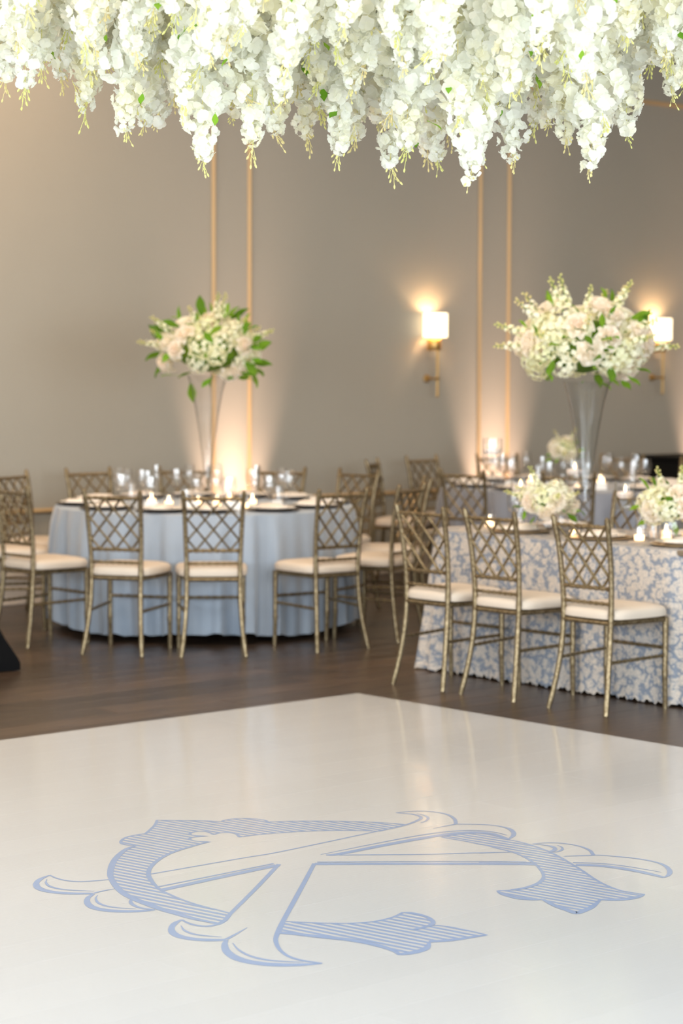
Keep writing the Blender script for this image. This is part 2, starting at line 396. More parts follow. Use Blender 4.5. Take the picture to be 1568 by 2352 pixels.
# ================================================================== white dance floor with the monogram
SK, NK = -1.135, -4.48; DF = 7.35
df = thing('dance_floor', 'large glossy white dance floor laid over the dark wood planks', 'dance floor', L(SK, NK), WROT)
mb = MB(); mb.box((-DF/2, -DF/2, .0015), (DF, DF, .003)); obj('underlay', mb.mesh('underlay', 'white_vinyl', False), df)
BW = DF/38
bm_cache = {}
rng = random.Random(8)
for r in range(38):
    x = 0.0; first = rng.uniform(.6, 2.4)
    while x < DF - 1e-6:
        l = round(min(first if x == 0 else 2.44, DF - x), 3)
        if l not in bm_cache:
            mb = MB(); mb.box((0, 0, .0045), (l - .0006, BW - .0006, .003)); bm_cache[l] = mb.mesh('board', 'white_vinyl', False)
        obj('board', bm_cache[l], df, (-x - l/2, -BW*(r + .5), rng.uniform(0, .00008)))
        x += l
MONO_HATCH = [
  [(0.2378,7.9187,1),(0.1787,7.9434),(0.0893,7.9649),(-0.0005,7.9748),(-0.0905,7.976),(-0.1804,7.9714),(-0.2608,7.9555,1),(-0.2708,7.9843),(-0.3016,8.0071),(-0.3503,8.0179),(-0.3919,8.0054),(-0.4194,7.9786),(-0.4243,7.9582,1),(-0.4802,7.9717),(-0.5704,7.9758),(-0.6601,7.9799,1),(-0.6601,7.9078),(-0.6686,7.8321),(-0.6811,7.7508,1),(-0.7085,7.7321),(-0.7348,7.7021),(-0.7504,7.6635),(-0.7546,7.6189),(-0.7476,7.5859),(-0.7265,7.5644),(-0.6981,7.5649,1),(-0.725,7.4994),(-0.7401,7.4142),(-0.7492,7.3208),(-0.7498,7.2198),(-0.7432,7.1216),(-0.73,7.0451),(-0.7082,6.961),(-0.6783,6.879),(-0.6414,6.8079),(-0.5976,6.747),(-0.5454,6.6788),(-0.4907,6.6204),(-0.437,6.563),(-0.3936,6.5275),(-0.3548,6.494,1),(-0.3388,6.5398),(-0.3265,6.6229,1),(-0.3595,6.6562),(-0.4128,6.7066),(-0.4724,6.7753),(-0.5252,6.8544),(-0.5604,6.9173),(-0.5921,7.0096),(-0.6126,7.0948),(-0.6215,7.1725),(-0.6193,7.252),(-0.604,7.3438),(-0.5783,7.4276),(-0.5457,7.4919),(-0.503,7.5574),(-0.449,7.6221,1),(-0.494,7.6293),(-0.5203,7.6609),(-0.5126,7.6934),(-0.4635,7.7133,1),(-0.5148,7.726),(-0.5257,7.7587),(-0.5044,7.7895),(-0.4689,7.7846),(-0.4418,7.741,1),(-0.424,7.7661),(-0.3923,7.7749),(-0.3629,7.7479),(-0.3508,7.699,1),(-0.2914,7.7382),(-0.2051,7.7756),(-0.1178,7.8021),(-0.0298,7.8149),(0.0584,7.8165),(0.1376,7.8068,1)],
  [(0.3522,7.7126,1),(0.3925,7.7451),(0.4427,7.7735),(0.4915,7.7744),(0.5378,7.7386),(0.5817,7.6762,1),(0.6223,7.6348),(0.666,7.5697),(0.7035,7.4936),(0.7345,7.4052),(0.7601,7.3149),(0.7905,7.1972),(0.8132,7.0974),(0.8373,7.0178),(0.8701,6.9487),(0.9025,6.915),(0.9457,6.8851,1),(0.9313,6.8562),(0.9038,6.8307),(0.8695,6.8135),(0.8288,6.8079),(0.8019,6.8174,1),(0.7903,6.7793),(0.7672,6.7219),(0.7382,6.6734),(0.7094,6.6412,1),(0.6874,6.6758),(0.6603,6.7202),(0.6375,6.7736),(0.626,6.8146,1),(0.5888,6.8107),(0.55,6.8267),(0.5201,6.8563),(0.5002,6.8881),(0.4941,6.9238,1),(0.5381,6.9348),(0.5765,6.9561),(0.6129,6.9984),(0.638,7.0498),(0.6535,7.1127),(0.6563,7.1765),(0.6509,7.245),(0.64,7.3167),(0.6134,7.4129),(0.5794,7.4814),(0.5389,7.5309),(0.5023,7.5811),(0.4771,7.6032),(0.4355,7.6445),(0.3894,7.6817)],
  [(-0.1659,6.533,1),(-0.1223,6.5238),(-0.0484,6.5132),(0.0253,6.5124),(0.0894,6.529),(0.1394,6.5652),(0.1701,6.6055),(0.1885,6.6427,1),(0.2131,6.6431),(0.2375,6.6233),(0.2612,6.5903),(0.2742,6.5525),(0.2766,6.5198),(0.2665,6.4938,1),(0.29,6.4893),(0.3219,6.4737),(0.3532,6.4486),(0.3879,6.419),(0.424,6.3835,1),(0.3844,6.358),(0.3431,6.3328),(0.3023,6.3138),(0.2542,6.3024,1),(0.2521,6.2661),(0.2428,6.2285),(0.2229,6.1986),(0.195,6.1762),(0.1655,6.1656,1),(0.1565,6.1947),(0.1377,6.2255),(0.103,6.2624),(0.0639,6.2965),(0.0204,6.3218),(-0.0275,6.3411),(-0.0754,6.3586),(-0.1293,6.384),(-0.1764,6.3983,1)]]
MONO_STROKES = [
  ([0.8,0.8,0.8,0.9,1.3,1.6,1.2,0.5],[(-0.6124,7.1335),(-0.3206,7.3756),(-0.1971,7.4753),(0.1347,7.8095),(0.1862,7.8571),(0.2321,7.9124),(0.2715,7.9779),(0.2924,8.0319),(0.2848,8.0761),(0.2529,8.1104),(0.2035,8.127)]),
  ([0.9],[(-0.5764,6.9565),(-0.4021,7.1207),(-0.2196,7.2927)]),
  ([2.6],[(-0.5623,6.9126),(-0.3998,7.0791),(-0.2068,7.2687)]),
  ([1.8,1.6,1.4,1.2,0.8],[(-0.2018,7.2833),(-0.2618,6.9572),(-0.3288,6.6179),(-0.3423,6.542),(-0.3619,6.4949),(-0.3899,6.4712),(-0.4249,6.4842),(-0.4515,6.5149),(-0.4686,6.548)]),
  ([0.8,2.2,2.4,2.6,2.4,2.2,1.6],[(-0.4686,6.548),(-0.4853,6.5066),(-0.4917,6.4486),(-0.4833,6.3956),(-0.4595,6.3529),(-0.4193,6.3257),(-0.371,6.3154),(-0.3258,6.3179)]),
  ([0.3,0.9,1.1,0.8,0.3],[(-0.466,6.4778),(-0.4525,6.4244),(-0.423,6.3814),(-0.3833,6.3615),(-0.3394,6.3491)]),
  ([1.4,2.4,2.8,3,2.8,2.6,2.0,0.8],[(-0.3244,6.318),(-0.3269,6.2651),(-0.3183,6.199),(-0.2956,6.138),(-0.2613,6.0937),(-0.2096,6.0638),(-0.1544,6.0544),(-0.0996,6.0586),(-0.0493,6.0712)]),
  ([0.3,0.9,1.2,1.0,0.3],[(-0.305,6.2835),(-0.2851,6.2119),(-0.2496,6.1456),(-0.2018,6.1048),(-0.1553,6.0901),(-0.1,6.0823)]),
  ([1.4,0.9,0.3],[(-0.3247,6.3253),(-0.2981,6.3889),(-0.2711,6.4577)]),
  ([1.7,1.9,1.9,1.9,1.7,1.3,1.2,1.2,1.0],[(-0.0851,7.295),(-0.1249,6.9262),(-0.1683,6.5329),(-0.1814,6.3869),(-0.1828,6.3036),(-0.1689,6.2136),(-0.1428,6.1437),(-0.1049,6.1011),(-0.0493,6.0712)]),
  ([0.8],[(-0.0762,7.3159),(0.2802,7.3323),(0.4599,7.3353),(0.6159,7.3298)]),
  ([2.4],[(-0.0828,7.2894),(0.279,7.2996),(0.6273,7.3015)]),
  ([0.8],[(0.4607,7.3366),(0.5467,7.3342),(0.6319,7.3223)]),
  ([2.4],[(0.4589,7.3079),(0.5446,7.3055),(0.6434,7.2958)]),
  ([2.2,2.4,2.6,2.4,1.6],[(0.7757,7.2905),(0.8424,7.2821),(0.903,7.253),(0.961,7.2074),(1.0053,7.1604),(1.0416,7.1138)]),
  ([0.8,0.8,0.7,0.3],[(0.7706,7.3246),(0.8249,7.3179),(0.8875,7.3018),(0.9474,7.2669),(1.0052,7.2212),(1.0436,7.1867)]),
  ([0.6,1.6,2.2,1.8,1.2,1,0.9,0.8,0.4],[(1.0416,7.1138),(1.0601,7.1467),(1.0724,7.1964),(1.0733,7.2522),(1.0616,7.3048),(1.0317,7.3521),(0.9848,7.39),(0.9231,7.4182),(0.8599,7.4368),(0.7533,7.4192)]),
  ([0.8],[(-0.0029,7.4228),(0.2841,7.4383),(0.4253,7.4598),(0.5764,7.4773)]),
  ([0.8],[(0.4682,7.4596),(0.5215,7.4705),(0.5747,7.4774)]),
  ([0.4,0.8,0.9,0.9,0.8,0.5],[(-0.0658,7.428),(0.0992,7.5834),(0.2459,7.7152),(0.3457,7.7856),(0.4207,7.8193),(0.4848,7.8252),(0.5418,7.7984),(0.5822,7.7485)]),
  ([1.0,2.4,2.6,2.6,2.4,2.2,2.0,1.4],[(-0.0471,7.4221),(-0.0052,7.4375),(0.1466,7.5755),(0.2739,7.6841),(0.3687,7.7561),(0.4436,7.7897),(0.4926,7.7929),(0.5395,7.7638),(0.5833,7.6852)]),
  ([0.6,1.8,2.2,1.8,1.0,0.8,0.8],[(0.5839,7.6807),(0.6024,7.733),(0.6093,7.7857),(0.6016,7.846),(0.5729,7.8925),(0.5156,7.9248),(0.4142,7.9324)]),
  ([0.9,0.6,0.2],[(0.4166,7.9325),(0.3753,7.8984),(0.329,7.855)]),
  ([0.5,0.7,0.8,1,1.4,1.8,1.6],[(0.2035,8.127),(0.249,8.1505),(0.3005,8.1616),(0.3508,8.1423),(0.3898,8.103),(0.4109,8.0366),(0.4149,7.9757),(0.4124,7.9276)]),
  ([0.3,0.9,1.4,0.9,0.3],[(0.2785,8.1159),(0.3078,8.0815),(0.3181,8.0348),(0.3083,7.9859),(0.287,7.9493)]),
  ([0.4,1.2,1.8,1.8,1],[(0.6602,7.6065),(0.699,7.5908),(0.7235,7.5666),(0.7311,7.5343),(0.7208,7.4999),(0.7019,7.4856)]),
  ([0.5,0.7,0.8,0.9,1.4,1.8],[(0.6604,7.6086),(0.7111,7.626),(0.7556,7.6227),(0.7976,7.5966),(0.829,7.5563),(0.8474,7.5021),(0.8502,7.4406)]),
  ([1,0.6,0.3],[(0.8531,7.4347),(0.7974,7.4239),(0.7486,7.4152)]),
  ([0.3,0.9,1.2,0.9,0.5],[(0.7435,7.5895),(0.7561,7.555),(0.7534,7.5186),(0.736,7.4882),(0.715,7.4758)]),
  ([0.7,0.8,0.8,0.6],[(-0.7314,7.0584),(-0.7779,7.0386),(-0.8296,7.0264),(-0.8757,7.0427),(-0.9112,7.0783),(-0.9337,7.1146)]),
  ([0.6,2.0,2.4,2.4,2.2,2.0,1.4],[(-0.9343,7.1126),(-0.954,7.0661),(-0.9618,7.0091),(-0.952,6.9533),(-0.9265,6.9096),(-0.8815,6.8794),(-0.8282,6.8676),(-0.7679,6.8685)]),
  ([0.3,0.9,1.1,0.8,0.3],[(-0.935,7.0569),(-0.9324,7.0134),(-0.9167,6.9669),(-0.8836,6.9304),(-0.8377,6.911),(-0.767,6.8994)]),
  ([0.3,0.8,0.8],[(-0.6993,6.9371),(-0.7373,6.9053),(-0.7662,6.8722)]),
  ([1.2,2.2,2.4,2.4,2.2,1.8,1.0],[(-0.7652,6.8632),(-0.7765,6.8111),(-0.7721,6.753),(-0.7536,6.7013),(-0.7226,6.6675),(-0.6766,6.6479),(-0.6262,6.6453),(-0.5852,6.6544),(-0.5581,6.665)]),
  ([0.3,0.9,1.1,0.8,0.3],[(-0.7505,6.8472),(-0.7516,6.8061),(-0.7395,6.7535),(-0.7126,6.7123),(-0.6723,6.6888),(-0.6164,6.6743)]),
  ([1.2,1.4,1.2,0.8],[(-0.6393,6.8079),(-0.6407,6.7638),(-0.6269,6.7205),(-0.6007,6.6865),(-0.5589,6.665)]),
  ([1.2,2.4,2.8,2.2,2.4,2.6,2.6,2.0,1.0],[(-0.6975,7.5583),(-0.725,7.4994),(-0.7401,7.4142),(-0.7483,7.3208),(-0.7471,7.2198),(-0.7397,7.1217),(-0.7256,7.0451),(-0.7039,6.9611),(-0.6737,6.8755),(-0.6372,6.808),(-0.593,6.7436),(-0.5409,6.6755),(-0.4862,6.6154),(-0.437,6.563),(-0.3936,6.5275),(-0.355,6.4972)]),
  ([0.6,1.8,2.0,1.8,1.6,1.4,0.5],[(-0.5604,6.9173),(-0.5921,7.0096),(-0.6126,7.0948),(-0.6206,7.1725),(-0.6175,7.252),(-0.6017,7.3439),(-0.576,7.4276),(-0.5433,7.4919),(-0.5005,7.5553),(-0.449,7.6221)]),
  ([0.8,2.0,2.4,2.2,1.4],[(0.8015,6.8141),(0.7884,6.7759),(0.7664,6.7219),(0.7378,6.6765),(0.71,6.6475),(0.6879,6.6805),(0.6607,6.7251),(0.639,6.7769),(0.626,6.8146)]),
  ([0.6,2,2.2,1.2],[(0.4964,6.9204),(0.5024,6.8915),(0.5224,6.8597),(0.5503,6.83),(0.5891,6.814),(0.6232,6.8146)]),
  ([1.2,2,2.2,1.6,0.6],[(0.8019,6.8174),(0.8294,6.8129),(0.8702,6.8185),(0.9045,6.8357),(0.9317,6.8596),(0.9431,6.8783)]),
  ([1.2,1.6,1.6,1.4],[(0.6563,7.1765),(0.6544,7.1127),(0.6388,7.0499),(0.614,7.0019),(0.5768,6.9595),(0.5383,6.9365)]),
  ([1,2.2,2.4,1.8],[(0.2542,6.3024),(0.2513,6.266),(0.2421,6.2315),(0.2223,6.2031),(0.1951,6.1806),(0.1668,6.17)]),
  ([1.4,2.2,2.4,2.0],[(0.1656,6.17),(0.1558,6.1977),(0.1377,6.2285),(0.103,6.2669),(0.0639,6.2996),(0.0204,6.3264),(-0.0275,6.3457),(-0.0755,6.3642),(-0.1293,6.3877),(-0.1755,6.4021)]),
  ([1.4,2.0,1.6,0.6],[(0.2552,6.307),(0.3026,6.3184),(0.3433,6.3374),(0.3846,6.3627),(0.4232,6.3835)]),
  ([1.2,1.8,1.4],[(0.213,6.6397),(0.2374,6.6199),(0.2611,6.5869),(0.2729,6.5508),(0.2749,6.5198),(0.2657,6.4937),(0.2486,6.4726),(0.2192,6.4434)])]
def dense(poly, sub=5):
    """smooth a closed outline, keeping the points flagged as corners sharp"""
    n = len(poly); st_ = next(i for i in range(n) if len(poly[i]) > 2); P = poly[st_:] + poly[:st_ + 1]
    out = []; seg = [P[0]]
    for p in P[1:]:
        seg.append(p)
        if len(p) > 2:
            out += [(q.x, q.y) for q in catmull([(a[0], a[1], 0) for a in seg], False, sub)][:-1]; seg = [p]
    return out
def ribbon(mb, pts, widths, z0=0.0, z1=.0003, closed=False):
    n = len(pts); vs = []
    for i in range(n):
        a = pts[(i - 1) % n] if (closed or i) else pts[i]; b = pts[(i + 1) % n] if (closed or i < n - 1) else pts[i]
        tx, ty = b[0] - a[0], b[1] - a[1]; l = math.hypot(tx, ty) or 1; nx, ny = -ty/l, tx/l
        h = widths[i]/2
        vs += [(pts[i][0] + nx*h, pts[i][1] + ny*h, z1), (pts[i][0] - nx*h, pts[i][1] - ny*h, z1)]
    fs = []
    for i in range(n if closed else n - 1):
        j = (i + 1) % n; fs.append((2*i + 1, 2*j + 1, 2*j, 2*i))
    mb.add(vs, fs)
mono = thing('floor_monogram', 'pale blue interlaced monogram printed on the white dance floor', 'monogram', (0, 0, .0062))
for h in MONO_HATCH:
    out = dense(h); mb = MB()
    ribbon(mb, out, [.011]*len(out), closed=True)
    d = Vector((.790, -.613)); pn = Vector((-d.y, d.x))
    lo = min(Vector(p).dot(pn) for p in out); hi = max(Vector(p).dot(pn) for p in out)
    c = math.floor(lo/.0300)*.0300
    while c < hi:
        xs = []
        for i in range(len(out)):
            p, q = Vector(out[i]), Vector(out[(i + 1) % len(out)]); a, b = p.dot(pn) - c, q.dot(pn) - c
            if (a < 0) != (b < 0): xs.append((p + (q - p)*(a/(a - b))).dot(d))
        xs.sort()
        for i in range(0, len(xs) - 1, 2):
            a, b = xs[i], xs[i + 1]; hw = .0075
            mb.add([(*(d*a + pn*(c - hw)), .0002), (*(d*b + pn*(c - hw)), .0002), (*(d*b + pn*(c + hw)), .0002), (*(d*a + pn*(c + hw)), .0002)], [(0, 1, 2, 3)])
        c += .0300
    o = obj('hatched_band', mb.mesh('hatched_band', 'blue_vinyl', False), mono)
for i, (ws, pts) in enumerate(MONO_STROKES):
    P = [(q.x, q.y) for q in catmull([(a[0], a[1], 0) for a in pts], False, 6)]; n = len(P)
    W_ = [float(np.interp(k_/(n - 1)*(len(ws) - 1), range(len(ws)), ws))/100 for k_ in range(n)]
    for k_ in range(n):                      # the pen is broader across than along the letter
        a_, b_ = P[max(k_ - 1, 0)], P[min(k_ + 1, n - 1)]; l_ = math.hypot(b_[0] - a_[0], b_[1] - a_[1]) or 1
        W_[k_] *= .78 + .52*abs(b_[0] - a_[0])/l_
    mb = MB(); ribbon(mb, P, W_, z1=.0004 + .000004*i)
    obj('letter_stroke', mb.mesh('letter_stroke', 'blue_vinyl', False), mono)

# ================================================================== chairs
def chair_kit():
    kit = []
    # post: front view half width and depth as functions of height
    zz = [0, .10, .22, .34, .44, .52, .60, .70, .80, .88, .924]
    hw = [.181, .168, .156, .150, .149, .150, .153, .157, .161, .166, .169]
    yy = [-.245, -.222, -.200, -.186, -.180, -.180, -.184, -.194, -.210, -.228, -.240]
    HW = lambda z: float(np.interp(z, zz, hw)); YY = lambda z: float(np.interp(z, zz, yy))
    def add(name, mb, loc=(0, 0, 0), rot=(0, 0, 0), mat='chair_gold', lab=None, par=None):
        kit.append((name, mb.mesh('chair_' + name, mat), loc, rot, par, lab))
    for s in (-1, 1):
        path = catmull([(s*h, y, z) for h, y, z in zip(hw, yy, zz)], False, 3)
        rad = []
        for p in path:
            r = .0135
            for ring in (.30, .46, .615, .885):
                if abs(p.z - ring) < .012: r += .002
            rad.append(r)
        rad[0] = .0115; rad[-1] = .0115
        mb = MB(); mb.tube(path, rad, 10); mb.tube([path[-1], path[-1] + Vector((0, -.003, .008))], [.0115, .005], 10); add('rear_leg', mb)
    for s in (-1, 1):
        zs = [0, .02, .15, .17, .19, .30, .40, .44]; rs = [.0115, .0125, .0135, .016, .0135, .0145, .0155, .0155]
        mb = MB(); mb.tube([(s*.185, .175 + (.006 if z < .1 else 0), z) for z in zs], rs, 10); add('front_leg', mb)
    # seat frame
    mb = MB(); zc = .430
    mb.tube([(-.185, .175, zc), (.185, .175, zc)], .014, 8); mb.tube([(-HW(zc), YY(zc), zc), (HW(zc), YY(zc), zc)], .012, 8)
    for s in (-1, 1): mb.tube([(s*.185, .175, zc), (s*HW(zc), YY(zc), zc)], .013, 8)
    mb.box((0, 0, .436), (.33, .33, .012)); add('seat_frame', mb)
    # cushion: rounded, slightly domed pad that is wider at the front
    mb = MB(); n = 36; vs = []
    rings = [(.90, .443), (.99, .449), (1.0, .466), (.985, .482), (.93, .494), (.75, .503), (.4, .508), (0.02, .509)]
    for k_, z in rings:
        for j in range(n):
            t = 2*PI*j/n; c, s_ = math.cos(t), math.sin(t)
            ex = 5.0; rr = (abs(c)**ex + abs(s_)**ex)**(-1/ex)
            x, y = c*rr, s_*rr
            wy = .188 + .026*(y*.5 + .5)
            vs.append((x*wy*k_, y*.203*k_ + .008, z))
    fs = [(i*n + j, i*n + (j + 1) % n, (i + 1)*n + (j + 1) % n, (i + 1)*n + j) for i in range(len(rings) - 1) for j in range(n)]
    fs += [tuple(range(n - 1, -1, -1)), tuple(range((len(rings) - 1)*n, len(rings)*n))]
    mb.add(vs, fs); add('cushion', mb, mat='cushion', lab='ivory padded seat cushion')
    # rails across the back
    def beaded(p, q, r, nb):
        P, R = [], []
        p, q = Vector(p), Vector(q)
        for i in range(nb*4 + 1):
            P.append(p + (q - p)*(i/(nb*4))); R.append(r*(1.22 if i % 4 == 2 else (1.0 if i % 2 else .86)))
        return P, R
    for nm, z, r in (('top_rail', .885, .0095), ('middle_rail', .592, .010), ('lower_rail', .520, .0085)):
        mb = MB(); mb.tube(*beaded((-HW(z), YY(z), z), (HW(z), YY(z), z), r, 8), n=8); add(nm, mb)
    # lattice of crossing bars
    zb, zt, c = .596, .882, .0955; hrow = (zt - zb)/5
    for sgn in (1, -1):
        for i in range(-3, 4):
            pts = []
            for k_ in range(0, 101):
                z = zb + (zt - zb)*k_/100; x = i*c + sgn*(z - zb)/hrow*c/2
                if abs(x) <= HW(z) - .006: pts.append((x, YY(z) + (.004 if sgn > 0 else -.004), z))
            if len(pts) > 8:
                pts = pts[::max(1, len(pts)//6)] + [pts[-1]]
                mb = MB(); mb.tube(pts, .0068, 6); add('lattice_bar', mb)
    # stretchers
    mb = MB(); mb.tube(*beaded((-.185, .175, .292), (.185, .175, .292), .0085, 8), n=8); add('stretcher', mb)
    for s in (-1, 1):
        mb = MB(); mb.tube(*beaded((s*HW(.25), YY(.25), .245), (s*.185, .175, .255), .0085, 9), n=8); add('stretcher', mb)
    return kit
CHAIR = chair_kit()
def chair_at(x, y, face, label, group):
    """x, y is the middle of the seat on the floor; face is the direction the chair looks"""
    return place(CHAIR, 'banquet_chair', label, 'chair', (x, y, .0), math.atan2(face[1], face[0]) - PI/2, group)
LT = Vector((-.853, 13.93)); T3 = Vector((1.65, 16.2))
def round_chair(c, a, r, label, group, twist=0):
    t = math.radians(a); d = Vector((math.sin(t), -math.cos(t))); p = c + d*r
    f = -d; f.rotate(Matrix.Rotation(math.radians(twist), 2)) if twist else None
    chair_at(p.x, p.y, f, label, group)
G1 = 'gold lattice-back chairs around the left round table'
for a, r, lab in ((-47, 1.22, 'gold lattice-back chair with ivory cushion at the left picture edge, nearest the black stand cover'),
                  (-16.8, 1.25, 'gold lattice-back chair before the blue cloth, left of the pair seen from behind'),
                  (5.5, 1.25, 'gold lattice-back chair before the blue cloth, right of the pair seen from behind'),
                  (36, 1.23, 'gold lattice-back chair turned sideways at the right front of the blue table'),
                  (62, 1.20, 'gold lattice-back chair facing left, nearest to the lace table end'),
                  (95, 1.16, 'gold lattice-back chair facing left, behind the one nearest the lace table end'),
                  (139, 1.24, 'gold lattice-back chair behind the right side of the blue table'),
                  (162, 1.20, 'gold lattice-back chair behind the glasses, just right of the wall uplight glow'),
                  (-171, 1.22, 'gold lattice-back chair behind the blue table, just left of the tall glass vase'),
                  (-143.5, 1.20, 'gold lattice-back chair behind the left side of the blue table, open lattice showing wall'),
                  (-117, 1.22, 'gold lattice-back chair by the wall at the far left of the blue table'),
                  (-86, 1.16, 'gold lattice-back chair facing right at the left picture edge, beside the blue cloth')):
    round_chair(LT, a, r, lab, G1)
G3 = 'gold lattice-back chairs around the far round table'
for a, r, lab in ((-35, 1.23, 'dark-looking gold lattice-back chair at the far table, beside the tallest candle stand'),
                  (-6, 1.23, 'gold lattice-back chair at the far table, half hidden behind the tall glass vase'),
                  (36, 1.23, 'gold lattice-back chair at the far table by the right picture edge, back to camera'),
                  (-105, 1.24, 'gold lattice-back chair seen edge-on at the left end of the far table'),
                  (-135, 1.23, 'gold lattice-back chair with pale-lit lattice left of the right wall glow'),
                  (-163, 1.23, 'gold lattice-back chair behind the far table below the right wall glow'),
                  (158, 1.23, 'gold lattice-back chair behind the far table, behind the cluster of goblets'),
                  (132, 1.23, 'gold lattice-back chair behind the far table, in front of the black box')):
    round_chair(T3, a, r, lab, G3)
# ---- the lace table: p is measured along WD, q along WN from the camera's foot
def PQ(p, q, z=0.0): return Vector((WD.x*p + WN.x*q, WD.y*p + WN.y*q, z))
G2 = 'gold lattice-back chairs at the lace table'
for (rx, ry, lab) in ((1.140, 10.550, 'gold lattice-back chair at the lace table, nearest the camera and rightmost of three'),
                      (.741, 10.977, 'gold lattice-back chair at the lace table, middle of the three with backs to camera'),
                      (.411, 11.320, 'gold lattice-back chair at the lace table, leftmost of three, at the rounded table end')):
    c = Vector((rx, ry)) + Vector((WD.x, WD.y))*.215
    chair_at(c.x, c.y, (WD.x, WD.y), lab, G2)
c = PQ(9.43, 8.20); chair_at(c.x, c.y, (-WD.x, -WD.y), 'gold lattice-back chair on the far side of the lace table, facing the camera', G2)

# ================================================================== tables and cloths
def round_table(c, label):
    t = thing('round_table', label, 'table', (c.x, c.y, 0))
    mb = MB(); mb.lathe([(0.001, .725), (.90, .725), (.912, .73), (.912, .75), (.90, .755), (0.001, .755)], 64); obj('tabletop', mb.mesh('tabletop', 'table_wood'), t)
    for i in range(4):
        a = PI/4 + i*PI/2; mb = MB(); mb.tube([(math.cos(a)*.55, math.sin(a)*.55, 0.0), (math.cos(a)*.55, math.sin(a)*.55, .725)], .016, 8); obj('leg', mb.mesh('leg', 'dark_metal'), t)
    mb = MB(); mb.lathe([(.53, .66), (.57, .66), (.57, .69), (.53, .69)], 32, closed=True); obj('apron_ring', mb.mesh('apron_ring', 'dark_metal'), t)
def round_cloth(c, mat, label, seed, hem=.045):
    r = random.Random(seed); n = 420; mb = MB(); vs = []
    ph = [(r.choice((16, 22, 27, 31, 36)), r.uniform(0, 6.28), r.uniform(.4, 1)) for _ in range(5)]
    def fold(t):
        v = sum(a*math.sin(k_*t + p + .6*math.sin(3*t + p)) for k_, p, a in ph)/2.2
        return math.tanh(v*1.8)
    prof = [(0.001, 0), (.5, 0), (.88, 0), (.912, 0)]
    zs = [.752, .735, .70, .64, .56, .46, .36, .26, .16, .09, 0]
    for rr, _ in prof:
        for j in range(n): t = 2*PI*j/n; vs.append((rr*math.cos(t), rr*math.sin(t), .7605))
    for z in zs:
        u = (.76 - z)/.71
        for j in range(n):
            t = 2*PI*j/n; f = fold(t); zz_ = z if z else hem + .012*math.sin(5*t + seed) + .026*max(0, f)
            rad = .922 + .012*min(1, u*6) + u**.6*(.036 + .052*f + .008*math.sin(53*t + 2*f)) - .02*u*u
            vs.append((rad*math.cos(t), rad*math.sin(t), zz_))
    k_ = len(prof) + len(zs)
    fs = [(i*n + j, i*n + (j + 1) % n, (i + 1)*n + (j + 1) % n, (i + 1)*n + j) for i in range(k_ - 1) for j in range(n)]
    fs.append(tuple(range(n - 1, -1, -1)))
    mb.add(vs, [f[::-1] for f in fs])
    o = obj('tablecloth', mb.mesh('tablecloth', mat), None, (c.x, c.y, 0)); tag(o, label, 'tablecloth')
    for p in o.data.polygons: p.use_smooth = True
round_table(LT, 'round banquet table under the pale blue cloth'); round_cloth(LT, 'blue_cloth', 'pale blue cloth hanging in soft folds over the left round table', 3)
round_table(T3, 'round banquet table under the grey-blue cloth by the far wall'); round_cloth(T3, 'grey_cloth', 'grey-blue cloth over the far round table behind the lace table', 7)

